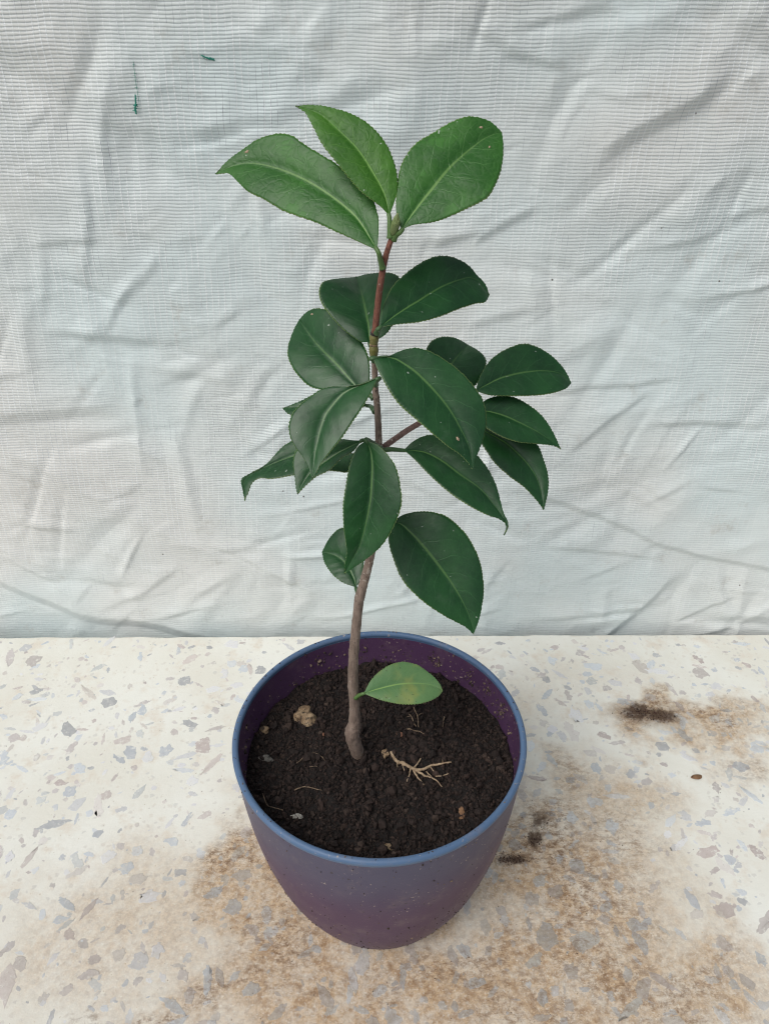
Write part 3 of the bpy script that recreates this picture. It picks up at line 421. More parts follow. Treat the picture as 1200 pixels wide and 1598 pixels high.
def in_view(x, y):
    lim = .187 + (y + .0775) * (.302 - .187) / (.197 + .0775)
    return abs(x) < lim + .004 and -.082 < y < .197
def make_chips():
    g = np.random.default_rng(21)
    shapes = []
    for k in range(40):
        V, F = chip_geo(chip_outline(g), 1.0, 0.0)
        shapes.append(chip_outline(g))
    placed = []; buf = np.zeros((9000, 3))
    def free(x, y, r):
        if not placed: return True
        q = buf[:len(placed)]
        return not ((q[:, 0] - x) ** 2 + (q[:, 1] - y) ** 2 < (q[:, 2] + r) ** 2 * .48).any()
    big, rest = [], []
    tries = 0
    while tries < 60000 and len(big) < 820:
        tries += 1
        x, y = g.uniform(-.6, .6), g.uniform(-.40, .1955)
        r = float(np.clip(g.lognormal(math.log(.0031), .34), .0017, .0066))
        vis = in_view(x, y)
        if not vis and abs(x) > .5: continue
        if y + r > .1955 or not free(x, y, r): continue
        if math.hypot(x, y) < .041: continue
        buf[len(placed)] = (x, y, r); placed.append((x, y, r))
        (big if vis else rest).append((x, y, r))
    big.sort(key=lambda q: -q[2])
    extra = big[298:]; big = big[:298]
    cache = {}
    for i, (x, y, r) in enumerate(big):
        k = i % 40
        sz = round(r * 1000) / 1000
        key = (k, sz)
        h = .00010
        if key not in cache:
            V, F = chip_geo(shapes[k], sz, h)
            o = mesh_obj('stone_chip', V, F, M_CHIP, SLAB, smooth=False); cache[key] = o.data
        else:
            o = bpy.data.objects.new('stone_chip', cache[key]); COL.objects.link(o); o.parent = SLAB
        o.location = (x, y, i * 2.5e-7); o.rotation_euler = (0, 0, g.uniform(0, 6.283))
        c = np.array(CHIP_COL[g.integers(len(CHIP_COL))]) * g.uniform(.9, 1.1) 
        c = c * .85 + .095
        o.color = (*np.clip(c, 0, 1), 1)
    Vs, Fs, Cs, off = [], [], [], 0
    smalls = []
    for _ in range(1100):
        x, y = g.uniform(-.36, .36), g.uniform(-.12, .1955)
        r = g.uniform(.0007, .0019)
        if y + r < .195: smalls.append((x, y, r))
    for (x, y, r) in extra + rest + smalls:
        a = g.uniform(0, 6.283); P = chip_outline(g)
        if r < .002: P = P[::3]
        P = P @ np.array([[math.cos(a), -math.sin(a)], [math.sin(a), math.cos(a)]])
        V, F = chip_geo(P, r, .00002 + .00007 * g.random())
        V[:, 0] += x; V[:, 1] += y
        c = np.array(CHIP_COL[g.integers(len(CHIP_COL))]) * g.uniform(.85, 1.1) * .74 + .17
        Vs.append(V); Fs += [tuple(i + off for i in f) for f in F]; off += len(V)
        Cs.append(np.tile(np.clip(c, 0, 1), (len(V), 1)))
    o = mesh_obj('small_stone_chips', np.concatenate(Vs), Fs, M_CHIPS, SLAB, smooth=False, vcol=np.concatenate(Cs))
    tag(o, kind='stuff')
make_chips()

# ---------------------------------------------------------------- tarpaulin
TARP_Y = .2132
def tarp_height(x, z):
    """metres towards the viewer (positive = bulges out)"""
    X, Z = x * 1000, z * 1000
    h = 3.2 * waves(X, Z, .018, 6, 1) + 1.1 * waves(X, Z, .045, 7, 2)
    wx = X + 3.5 * vnoise(X / 40, Z / 40, 3); wz = Z + 3.5 * vnoise(X / 40, Z / 40, 4)
    # soft crumple: ridged noise
    for sc, am, sd in ((60, 2.2, 7), (32, 1.0, 8), (17, .45, 9)):
        r = 1 - np.abs(vnoise(wx / sc, wz / (sc * .7), sd))
        h = h + am * r ** 2 * (0.5 + .5 * vnoise(X / 90, Z / 90, sd + 20))
    def seg(x0, z0, x1, z1):
        d = np.array([x1 - x0, z1 - z0]); L = np.hypot(*d); d = d / L
        s = (wx - x0) * d[0] + (wz - z0) * d[1]
        n = -(wx - x0) * d[1] + (wz - z0) * d[0]
        tp = smooth01(-.08, .2, s / L) * smooth01(1.08, .8, s / L)
        return s / L, n, tp
    for (x0, z0, x1, z1, amp, w, W) in TARP_STEP:       # sharp fold: one side proud of the other
        s, n, tp = seg(x0, z0, x1, z1)
        h = h + amp * tp * np.clip(n / (w * 1.1), -1, 1) * np.clip(1.15 - np.abs(n) / (W * 1.1), 0, 1)
    for (x0, z0, x1, z1, amp, w) in TARP_RIDGE:
        s, n, tp = seg(x0, z0, x1, z1)
        h = h + amp * tp * np.exp(-(np.abs(n) / w) ** 1.35)
    g = np.random.default_rng(77)
    for _ in range(260):                                # flat-sided folds, crisp along the top
        x0, z0 = g.uniform(-340, 340), g.uniform(-30, 450)
        a = g.choice([.15, -.3, .75, 1.35]) + g.normal(0, .35); L = g.uniform(35, 110)
        amp, w = g.choice([-1, 1]) * g.uniform(.6, 2.3), g.uniform(4, 13)
        d = np.array([math.cos(a), math.sin(a)])
        x1, z1 = x0 + L * d[0], z0 + L * d[1]
        m = (X > min(x0, x1) - 26) & (X < max(x0, x1) + 26) & (Z > min(z0, z1) - 26) & (Z < max(z0, z1) + 26)
        if not m.any(): continue
        xx, zz = wx[m], wz[m]
        s = ((xx - x0) * d[0] + (zz - z0) * d[1]) / L
        n = -(xx - x0) * d[1] + (zz - z0) * d[0]
        q = g.uniform(.35, 1.0)
        tp = np.clip(1 - np.abs(s - .5) * 2, 0, 1) ** .8
        nn_ = np.where(n > 0, n / w, -n / (w * q))
        h[m] += amp * tp * np.clip(1 - nn_, 0, 1)
    for _ in range(330):                                # small sharp creases
        x0, z0 = g.uniform(-330, 330), g.uniform(-20, 440)
        a = g.normal(.12, .5); L = g.uniform(10, 45)
        amp, w = g.choice([-1, 1]) * g.uniform(.2, .8), g.uniform(.8, 2.2)
        x1, z1 = x0 + L * math.cos(a), z0 + L * math.sin(a)
        m = (X > min(x0, x1) - 14) & (X < max(x0, x1) + 14) & (Z > min(z0, z1) - 14) & (Z < max(z0, z1) + 14)
        if not m.any(): continue
        d = np.array([x1 - x0, z1 - z0]) / L
        xx, zz = wx[m], wz[m]
        s = ((xx - x0) * d[0] + (zz - z0) * d[1]) / L
        n = -(xx - x0) * d[1] + (zz - z0) * d[0]
        tp = smooth01(-.05, .35, s) * smooth01(1.05, .65, s)
        h[m] += amp * tp * (np.tanh(n / w) * np.exp(-(n / 6) ** 2) if g.random() < .5 else np.exp(-np.abs(n) / w))
    return h / 1000

def tarp_mat():
    n = N('woven_tarpaulin')
    uv = n.uv()
    u, v, _ = n.sep(uv)                                  # metres across / up the cloth
    P = n.comb(u, v, 0)
    wob = n.math('MULTIPLY', n.math('SUBTRACT', n.noise(P, 16, 3), .5), .0045)
    wobh = n.math('MULTIPLY', n.math('SUBTRACT', n.noise(P, 22, 3), .5), .0040)
    # horizontal tapes 1.8 mm apart, thin gaps plus the tapes' rounded shading painted in
    hv = n.math('MULTIPLY', n.math('ADD', v, wobh), 1 / .00182)
    hf = n.math('ABSOLUTE', n.math('SUBTRACT', n.math('FRACT', hv), .5))      # .5 at the gap
    gap_shade = n.step(hf, .10, .50)
    row = n.noise(n.comb(n.math('MULTIPLY', u, 60), n.math('FLOOR', hv), 0), 1.0, 2)
    # upright threads
    uu = n.math('ADD', n.math('ADD', u, wob), n.math('MULTIPLY', v, -.03))
    vv = n.math('MULTIPLY', uu, 1 / .0037)
    vf = n.math('ABSOLUTE', n.math('SUBTRACT', n.math('FRACT', vv), .5))
    up = n.step(vf, .34, .48)
    colr = n.noise(n.comb(n.math('FLOOR', vv), n.math('MULTIPLY', v, 9), 0), 1.7, 2)
    up_l = n.math('MULTIPLY', up, n.step(colr, .38, .58))
    up_d = n.math('MULTIPLY', n.step(vf, .40, .49), n.step(colr, .47, .30))
    up_d = n.math('MULTIPLY', up_d, n.step(row, .38, .60))
    area = n.step(n.noise(P, 7, 3), .34, .58, .40, 1.0)
    hi = n.step(v, .02, .20, .42, 1.0)                     # weave pattern fades towards the foot of the sheet
    area = n.math('MULTIPLY', area, hi)
    c = n.mix(n.step(n.noise(P, 6, 3), .36, .66), (.77, .875, .875), (.85, .885, .86))
    c = n.mix(n.step(n.noise(P, 3.1, 2), .45, .70), c, (.85, .845, .81))  # bluish sky light and warmer shade painted into the cloth as loose patches
    c = n.mix(n.math('MULTIPLY', n.math('MULTIPLY', gap_shade, n.step(row, .2, .7, .35, 1.)), n.math('MULTIPLY', area, .60)), c, (.36, .42, .45))
    c = n.mix(n.math('MULTIPLY', up_l, n.math('MULTIPLY', area, .80)), c, (.91, .95, .955))
    c = n.mix(n.math('MULTIPLY', up_d, n.math('MULTIPLY', area, .85)), c, (.20, .24, .28))
    dirt = n.step(n.noise(P, 34, 4, .75), .57, .76)
    c = n.mix(n.math('MULTIPLY', dirt, .35), c, (.45, .42, .36))
    spk = n.step(n.voro(P, 62), .050, .025)
    c = n.mix(n.math('MULTIPLY', spk, n.step(n.noise(P, 20, 1), .52, .60)), c, (.12, .11, .10))
    ht = n.math('SUBTRACT', n.math('MULTIPLY', up_l, .35), n.math('MULTIPLY', gap_shade, .6))
    b1 = n.bump(n.math('MULTIPLY', ht, area), .5, .0008)
    b2 = n.bump(n.noise(P, 75, 3, .6), .24, .004, b1)
    n.set(Base_Color=c, Roughness=.42, Specular_IOR_Level=.4, Normal=b2)
    tr = n.new('ShaderNodeBsdfTranslucent')
    n.put(tr.inputs['Color'], c); n.put(tr.inputs['Normal'], b2)
    mx = n.new('ShaderNodeMixShader'); mx.inputs[0].default_value = .22
    n.t.links.new(n.b.outputs[0], mx.inputs[1]); n.t.links.new(tr.outputs[0], mx.inputs[2])
    n.t.links.new(mx.outputs[0], n.out.inputs['Surface'])
    return n.m

def tarp_point(x, z):
    xa, za = np.array([float(x)]), np.array([float(z)])
    return np.array([x, TARP_Y - .003 - float(tarp_height(xa, za)[0]) + float(tarp_lean(za)[0]), z])
def tarp_lean(z): return .012 * smooth01(.05, .45, z) 

def make_tarp():
    nx, nz = 610, 500
    xs = np.linspace(-.48, .48, nx); zs = np.linspace(-.14, .62, nz)
    Xg, Zg = np.meshgrid(xs, zs)
    x, z = Xg.ravel(), Zg.ravel()
    y = TARP_Y - .003 - tarp_height(x, z) + tarp_lean(z)
    # keep the sheet clear of the slab's back edge
    lim = edge_y(x) + .0025
    y = np.where(z < .006, np.maximum(y, lim), y)
    V = np.c_[x, y, z]
    i = np.arange(nz - 1)[:, None] * nx + np.arange(nx - 1)[None, :]
    i = i.ravel()
    F = np.c_[i, i + 1, i + nx + 1, i + nx]
    o = mesh_obj('tarpaulin', V, F, tarp_mat(), uv=np.c_[x, z])
    tag(o, 'creased white woven plastic tarpaulin hanging behind the slab', 'tarpaulin')
    return o
TARP = make_tarp()

def thread_mat():
    n = N('green_thread')
    n.set(Base_Color=n.mix(n.noise(n.pos(), 900, 2), (.004, .16, .12), (.02, .28, .20)), Roughness=.6)
    return n.m
M_GREEN = thread_mat()
def green_mark(pts, r, barbs):
    g = np.random.default_rng(len(pts) + barbs)
    parts = []
    P = catmull(pts, 14)
    Q = np.array([tarp_point(x / 1000, z / 1000) + np.array([0, -.0006, 0]) for x, z in P])
    parts.append(tube_geo(Q - np.array([0, .0002, 0]), np.full(len(Q), r * 1.3) * np.r_[.4, np.ones(len(Q) - 2), .4], 5))
    for _ in range(barbs):
        i = g.integers(2, len(P) - 1); x, z = P[i] + g.normal(0, .35, 2)
        L = g.uniform(.6, 1.7)
        B = np.array([tarp_point((x + t * L) / 1000, (z + g.normal(0, .05)) / 1000) + np.array([0, -.0006, 0]) for t in (-.6, 0, .5)])
        parts.append(tube_geo(B, np.array([.5, 1, .5]) * r * g.uniform(.6, 1.3), 5))
    V, F = join_geo(parts)
    mesh_obj('green_thread', V, F, M_GREEN, TARP)
for a in GREEN: green_mark(*a)

# ---------------------------------------------------------------- plant pot
POT_H = .120
def pot_r(z):
    k = [(0, .0415), (.0015, .0432), (.01, .0462), (.03, .0530), (.05, .0587), (.07, .0632), (.09, .0664), (.11, .0688), (.12, .0696)]
    return float(np.interp(z, [a for a, b in k], [b for a, b in k]))
def pot_prof():
    zk = np.array([0, .0015, .010, .030, .050, .070, .090, .110, .1165])
    rk = np.array([.0405, .0425, .0474, .0556, .0611, .0650, .0675, .0691, .0695])
    c = catmull(np.c_[rk, zk], 50)
    return c
def lathe(prof, sides=160, wob=0.0):
    a = np.linspace(0, 2 * np.pi, sides, endpoint=False)
    V = np.concatenate([np.c_[r * np.cos(a), r * np.sin(a), np.full(sides, z)] for r, z in prof])
    F = []
    for i in range(len(prof) - 1):
        for k in range(sides):
            k2 = (k + 1) % sides
            F.append((i * sides + k, i * sides + k2, (i + 1) * sides + k2, (i + 1) * sides + k))
    return V, F
def pot_mat(name, rim, inside=False):
    n = N(name)
    P = n.pos(); x, y, z = n.sep(P)
    zz = n.math('ADD', z, n.math('MULTIPLY', n.math('SUBTRACT', n.noise(P, 22, 3), .5), .018))
    purple = n.mix(n.noise(P, 30, 4), (.058, .025, .066), (.074, .036, .082))
    blue = (.066, .060, .105)
    if rim:
        c = n.mix(n.noise(P, 40, 3), (.070, .130, .235), (.09, .155, .265))
    else:
        c = n.mix(n.step(zz, .066, .112, 0., 0. if inside else 1.), purple, blue)
    dust = n.math('MULTIPLY', n.step(n.noise(P, 70, 4, .78), .50, .76), .24)
    c = n.mix(dust, c, (.24, .185, .155))
    sp = n.step(n.noise(P, 620, 2, .5), .665, .72)
    c = n.mix(n.math('MULTIPLY', sp, n.step(n.noise(P, 45, 2), .42, .62, .1, .8)), c, (.40, .33, .27))
    sx = n.noise(n.vmath('MULTIPLY', n.vmath('ADD', P, n.vmath('SCALE', n.noise(P, 40, 2, color=True))), (1., 1., 4.)), 160, 3, .75)
    c = n.mix(n.math('MULTIPLY', n.step(sx, .60, .70), n.step(n.noise(P, 28, 2), .42, .58, .08, .55)), c, (.30, .24, .21))
    dk = n.step(n.noise(P, 330, 2, .5), .69, .73)
    c = n.mix(n.math('MULTIPLY', dk, .75), c, (.03, .02, .02))
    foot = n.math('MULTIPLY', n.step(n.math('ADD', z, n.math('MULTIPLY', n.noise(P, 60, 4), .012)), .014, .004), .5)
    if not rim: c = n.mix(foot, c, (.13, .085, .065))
    n.set(Base_Color=c, Roughness=n.math('ADD', .36, n.math('MULTIPLY', n.noise(P, 60, 4), .22)), Specular_IOR_Level=.38,
          Normal=n.bump(n.noise(P, 900, 3, .6), .16, .0004))
    return n.m
M_IN = pot_mat('purple_plastic_inside', False, True)
M_POT, M_RIM = pot_mat('purple_plastic', False), pot_mat('blue_rim_plastic', True)
POT = tag(empty('plant_pot', (0, 0, 0)), 'round purple plastic plant pot with a blue rim on the terrazzo slab', 'pot')
c = pot_prof()
inner = [(.0674, .1165), (.0668, .110), (.0655, .100), (.0630, .085), (.052, .060)]
V1, F1 = lathe([(.0001, .0012), (.036, .0012), (.0395, .0002), (.0412, .0)] + [tuple(q) for q in c[1:]])
V2, F2 = lathe(inner)
V, F = join_geo([(V1, F1), (V2, F2)])
body = mesh_obj('body', V, F, M_POT, POT)
body.data.materials.append(M_IN)
body.data.polygons.foreach_set('material_index', [0] * len(F1) + [1] * len(F2))
ra = np.linspace(-.25 * np.pi, 1.25 * np.pi, 17)
lip = [(.06945, .1160)] + [(.0686 + .00155 * math.cos(t), .1183 + .00165 * math.sin(t)) for t in ra] + [(.0674, .1160)]
V, F = lathe(lip)
tag(mesh_obj('rim', V, F, M_RIM, POT), 'rounded blue rim')

# ---------------------------------------------------------------- soil
ICO = None
def ico():
    global ICO
    if ICO is None:
        t = (1 + 5 ** .5) / 2
        v = np.array([(-1, t, 0), (1, t, 0), (-1, -t, 0), (1, -t, 0), (0, -1, t), (0, 1, t), (0, -1, -t), (0, 1, -t), (t, 0, -1), (t, 0, 1), (-t, 0, -1), (-t, 0, 1)], float)
        v /= np.linalg.norm(v[0])
        f = np.array([(0, 11, 5), (0, 5, 1), (0, 1, 7), (0, 7, 10), (0, 10, 11), (1, 5, 9), (5, 11, 4), (11, 10, 2), (10, 7, 6), (7, 1, 8), (3, 9, 4), (3, 4, 2), (3, 2, 6), (3, 6, 8), (3, 8, 9), (4, 9, 5), (2, 4, 11), (6, 2, 10), (8, 6, 7), (9, 8, 1)])
        ICO = (v, f)
    return ICO
def crumbs(P, S, g, flat=.8, jitter=.28):
    """many little lumps as one vertex/face array"""
    v, f = ico(); n = len(P)
    W = v[None] * (1 + g.uniform(-jitter, jitter, (n, 12, 1))) * np.c_[g.uniform(.75, 1.3, n), g.uniform(.75, 1.3, n), g.uniform(.6, 1.1, n) * flat][:, None, :]
    q = g.normal(size=(n, 4)); q /= np.linalg.norm(q, axis=1)[:, None]
    w, x, y, z = q.T
    M = np.stack([np.stack([1 - 2 * (y * y + z * z), 2 * (x * y - z * w), 2 * (x * z + y * w)], -1),
                  np.stack([2 * (x * y + z * w), 1 - 2 * (x * x + z * z), 2 * (y * z - x * w)], -1),
                  np.stack([2 * (x * z - y * w), 2 * (y * z + x * w), 1 - 2 * (x * x + y * y)], -1)], -2)
    W = np.einsum('nij,nkj->nki', M, W) * np.asarray(S)[:, None, None] + np.asarray(P)[:, None, :]
    F = (f[None] + (np.arange(n) * 12)[:, None, None]).reshape(-1, 3)
    return W.reshape(-1, 3), F

SOIL_Z = .0990
def soil_z(x, y):
    X, Y = x * 1000, y * 1000
    r = np.hypot(X, Y)
    h = SOIL_Z * 1000 + .9 * vnoise(X / 16, Y / 16, 1) + 1.5 * vnoise(X / 7, Y / 7, 2) + .9 * vnoise(X / 3, Y / 3, 6)
    h = h + 1.6 * smooth01(40, 66, r) * smooth01(30, -50, Y)                     # banked up a little at the near side
    h = h - 2.2 * np.exp(-((X - 5) ** 2 + (Y + 1) ** 2) / 40) - 1.4 * np.exp(-((X + 3) ** 2 + (Y + 12) ** 2) / 30)   # hollows beside the stem
    h = h + 1.3 * np.exp(-((X - 26) ** 2 + (Y - 8) ** 2) / 200) + 1.2 * np.exp(-((X + 30) ** 2 + (Y + 8) ** 2) / 260)
    return h / 1000
def soil_mat():
    n = N('potting_soil')
    P = n.pos()
    t = n.new('ShaderNodeAttribute', attribute_name='tint').outputs['Color']
    c = n.mix(n.noise(P, 800, 3), n.mix(.5, t, (.012, .008, .007)), t)
    n.set(Base_Color=c, Roughness=.85, Specular_IOR_Level=.35, Normal=n.bump(n.noise(P, 1800, 3), .5, .0004))
    return n.m
M_SOIL = soil_mat()
def tints(g, n, k=1.0):
    base = np.array([[.025, .0155, .0125], [.034, .0205, .0160], [.018, .0115, .0095], [.047, .030, .023], [.065, .044, .034]])
    c = base[g.choice(5, n, p=[.34, .3, .24, .09, .03])] * g.uniform(.65, 1.35, (n, 1)) * k * .85
    return c
def make_soil():
    g = np.random.default_rng(5)
    rings = np.linspace(.0005, .0652, 90); a = np.linspace(0, 2 * np.pi, 200, endpoint=False)
    Rg, Ag = np.meshgrid(rings, a, indexing='ij')
    x, y = (Rg * np.cos(Ag)).ravel(), (Rg * np.sin(Ag)).ravel()
    V = np.c_[x, y, soil_z(x, y)]
    i = (np.arange(89)[:, None] * 200 + np.arange(200)[None]).ravel(); j = (np.arange(89)[:, None] * 200 + (np.arange(200)[None] + 1) % 200).ravel()
    quad = np.c_[i, j, j + 200, i + 200]
    Fb = np.concatenate([quad[:, [0, 1, 2]], quad[:, [0, 2, 3]]])
    n = 20000
    rr = .0648 * np.sqrt(g.random(n)); aa = g.uniform(0, 2 * np.pi, n)
    x, y = rr * np.cos(aa), rr * np.sin(aa)
    S = np.clip(g.lognormal(math.log(.00046), .55, n), .00018, .0024)
    rim_gap = .0655 - S
    k = rr > rim_gap; x[k] *= (rim_gap[k] / rr[k]); y[k] *= (rim_gap[k] / rr[k])
    z = soil_z(x, y) + S * g.uniform(-.3, .95, n)
    Vc, Fc = crumbs(np.c_[x, y, z], S, g)
    col = np.concatenate([np.tile([.006, .0045, .004], (len(V), 1)), np.repeat(tints(g, n), 12, axis=0)])
    o = mesh_obj('potting_soil', np.concatenate([V, Vc]), np.concatenate([Fb, Fc + len(V)]), M_SOIL, smooth=False, vcol=col)
    tag(o, 'dark brown crumbly potting soil filling the purple pot', 'soil', kind='stuff')
make_soil()

def make_specks():
    """soil crumbs clinging to the pot's wall and rim"""
    g = np.random.default_rng(9)
    P, S = [], []
    for _ in range(420):                                     # inside wall, mostly at the back
        a = g.uniform(-.25, np.pi + .25); z = .100 + abs(g.normal(0, .0075)); z = min(z, .1165)
        if g.random() < .5: a = g.choice([2.1, 1.1, .75, 1.75, .35, .55]) + g.normal(0, .035); z = g.normal(.108, .0025)
        r = np.interp(z, [.085, .100, .110, .1165], [.0630, .0655, .0668, .0674]) - .0002
        P.append((r * np.cos(a), r * np.sin(a), z)); S.append(np.clip(g.lognormal(math.log(.00032), .5), .00012, .0014))
    for _ in range(60):                                      # rim
        a = g.uniform(0, 2 * np.pi); P.append((.0686 * np.cos(a), .0686 * np.sin(a), .12), ); S.append(g.uniform(.00012, .00045))
    cc = pot_prof()
    for _ in range(700):                                     # outside wall
        a = g.uniform(-np.pi, 0.1); q = cc[int(g.integers(2, 48) if g.random() < .4 else g.integers(2, 28))]
        P.append(((q[0] + .0001) * np.cos(a), (q[0] + .0001) * np.sin(a), q[1])); S.append(np.clip(g.lognormal(math.log(.00020), .45), .0001, .0008))
    n = len(P); V, F = crumbs(np.array(P), np.array(S), g, flat=1)
    base = np.where(g.random((n, 1)) < .45, np.array([[.21, .155, .115]]), np.array([[.05, .034, .027]])) * g.uniform(.7, 1.3, (n, 1))
    o = mesh_obj('soil_specks', V, F, M_SOIL, POT, smooth=False, vcol=np.repeat(base, 12, axis=0))
    tag(o, kind='stuff')
make_specks()

def make_spill():
    """loose crumbs spilled on the slab around the pot"""
    g = np.random.default_rng(14)
    P, S = [], []
    spots = [(181, 119, 7, 2.4, 170), (192, 115.5, 6, 2.2, 130), (185, 117, 13, 5, 60), (77, 8.5, 5.5, 1.7, 120), (90, 20, 3, 2.4, 60), (95, 32, 4, 2.5, 30)]
    for cx, cy, sx, sy, k in spots:
        for _ in range(k):
            x, y = g.normal(cx, sx), g.normal(cy, sy)
            s = np.clip(g.lognormal(math.log(.26), .4), .1, .75)
            P.append((x / 1000, y / 1000, s * .0004)); S.append(s / 1000)
    for _ in range(420):
        a = g.uniform(0, 2 * np.pi); r = .046 + abs(g.normal(0, .045))
        x, y = r * np.cos(a) + .012, r * np.sin(a) - .008
        if y > .19: continue
        if math.hypot(x, y) < .0435: continue
        s = np.clip(g.lognormal(math.log(.17), .4), .08, .5)
        P.append((x, y, s * .0004)); S.append(s / 1000)
    n = len(P); V, F = crumbs(np.array(P), np.array(S), g, flat=.8)
    o = mesh_obj('spilled_soil', V, F, M_SOIL, smooth=False, vcol=np.repeat(tints(g, n, 2.3) * np.array([1.15, 1., .9]), 12, axis=0))
    tag(o, 'loose dark soil crumbs spilled on the slab around the pot', 'soil', kind='stuff')
make_spill()

# ---------------------------------------------------------------- bits lying on the soil and the slab
def lump_mat(name, a, b, dark, scale=400):
    n = N(name); P = n.pos()
    c = n.mix(n.step(n.noise(P, scale, 4, .65), .35, .65), a, b)
    c = n.mix(n.math('MULTIPLY', n.step(n.noise(P, scale * 1.6, 3, .6), .53, .62), .85), c, dark)
    n.set(Base_Color=c, Roughness=.8, Normal=n.bump(n.noise(P, scale * 2, 4, .7), .5, .0006))
    return n.m
M_TAN = lump_mat('tan_bark', (.17, .11, .06), (.31, .225, .135), (.035, .025, .018), 330)
M_PEB = lump_mat('grey_pebble', (.10, .095, .085), (.15, .14, .125), (.04, .035, .03))
M_RED = lump_mat('rusty_bit', (.20, .09, .055), (.28, .14, .085), (.07, .03, .02))
M_BRN = lump_mat('brown_bit', (.16, .085, .04), (.22, .12, .06), (.06, .03, .02))
M_WHT = lump_mat('pale_grit', (.30, .29, .25), (.38, .36, .32), (.12, .11, .10))
def subdiv_ico(lv):
    v, f = ico(); v = [tuple(q) for q in v]; f = [tuple(q) for q in f]
    for _ in range(lv):
        mid, nf = {}, []
        def m(a, b):
            k = (min(a, b), max(a, b))
            if k not in mid:
                q = (np.array(v[a]) + np.array(v[b])) / 2; q /= np.linalg.norm(q); mid[k] = len(v); v.append(tuple(q))
            return mid[k]
        for a, b, c_ in f:
            x, y, z = m(a, b), m(b, c_), m(c_, a); nf += [(a, x, z), (b, y, x), (c_, z, y), (x, y, z)]
        f = nf
    return np.array(v), f
def lump(name, label, cat, mat, x, y, size, seed, zfun, rough=.3, rot=0, lv=3, smooth=True):
    g = np.random.default_rng(seed)
    v, f = subdiv_ico(lv)
    d = np.ones(len(v))
    for k in range(1, 5):
        for _ in range(4):
            w = g.normal(size=3) * k * 1.3; d += rough / k ** .8 * .45 * np.sin(v @ w + g.uniform(0, 6.28))
    V = v * d[:, None] * np.array(size) / 2000
    ca, sa = math.cos(rot), math.sin(rot)
    V = V @ np.array([[ca, sa, 0], [-sa, ca, 0], [0, 0, 1]])
    z = float(zfun(np.array([x / 1000]), np.array([y / 1000]))[0])
    o = mesh_obj(name, V, f, mat, smooth=smooth)
    o.location = (x / 1000, y / 1000, z + size[2] / 2000 * .55)
    return tag(o, label, cat)
flat0 = lambda x, y: x * 0
lump('bark_chunk', 'crumbly tan bark chunk on the soil left of the stem', 'bark', M_TAN, -38.6, 26.2, (9.0, 10.5, 6), 3, soil_z, .42)
lump('pebble', 'small tan pebble on the soil near the left pot wall', 'pebble', M_TAN, -59.0, 17.5, (4.6, 3.6, 3), 4, soil_z, .2)
lump('pebble', 'dull grey stone half sunk at the far left of the soil', 'pebble', M_PEB, -56.0, -2.0, (6, 4, 2.5), 5, soil_z, .3)
lump('wood_bit', 'small reddish brown bit on the soil near the right front wall', 'wood bit', M_BRN, 37.8, -32.2, (3.4, 5, 3), 6, soil_z, .2)
lump('wood_bit', 'small orange brown bit on the soil close to the front rim', 'wood bit', M_TAN, 3.8, -49.1, (3.6, 3.8, 2.2), 7, soil_z, .4)
lump('pebble', 'tiny pale grit stone on the soil at front left', 'pebble', M_WHT, -37.6, -34.0, (4.6, 2.0, 1.6), 8, soil_z, .3)
lump('clay_bit', 'small rusty red bit behind the root fragment on the soil', 'clay bit', M_RED, 10.2, 12.5, (3.0, 2.6, 2.2), 9, soil_z, .4)
lump('clay_bit', 'tiny rusty bit on the soil left of the stem', 'clay bit', M_RED, -29, 12.6, (2.8, 2.0, 1.8), 10, soil_z, .4)
lump('bark_chunk', 'little brown bark flake at the upper end of the root fragment', 'bark', M_TAN, 3.0, 2.2, (3.6, 4.6, 2.6), 11, soil_z, .6)
lump('pebble', 'small flat brown pebble lying on the slab at right', 'pebble', M_BRN, 200.4, 65.0, (7.2, 3.6, 2.0), 12, flat0, .18, .1)

def root_mat():
    n = N('pale_root'); P = n.pos()
    c = n.mix(n.step(n.noise(P, 500, 4, .6), .35, .65), (.22, .15, .09), (.38, .285, .185))
    n.set(Base_Color=c, Roughness=.75, Normal=n.bump(n.noise(P, 1500, 3), .4, .0004)); return n.m
M_ROOT = root_mat()
M_ROOTLET = lump_mat('dull_rootlet', (.15, .10, .065), (.27, .195, .125), (.05, .035, .025), 500)
def root(name, label, strands, seed):
    g = np.random.default_rng(seed); parts = []
    for pts, r0, r1, lift in strands:
        n = 6 * len(pts)
        P = catmull(np.array(pts, float), n) + g.normal(0, .08, (n, 2))
        z = soil_z(P[:, 0] / 1000, P[:, 1] / 1000) + np.linspace(lift[0] + .85, lift[1] + .9, n) / 1000
        rad = np.linspace(r0, r1, n) / 1000 * (1.05 if len(strands) > 6 else .85) * g.uniform(.85, 1.15, n)
        parts.append(tube_geo(np.c_[P / 1000, z], rad, 6, .06, seed=seed))
    V, F = join_geo(parts)
    o = mesh_obj(name, V, F, M_ROOT if len(strands) > 6 else M_ROOTLET)
    return tag(o, label, 'root')
for a in ROOTS: root(*a)

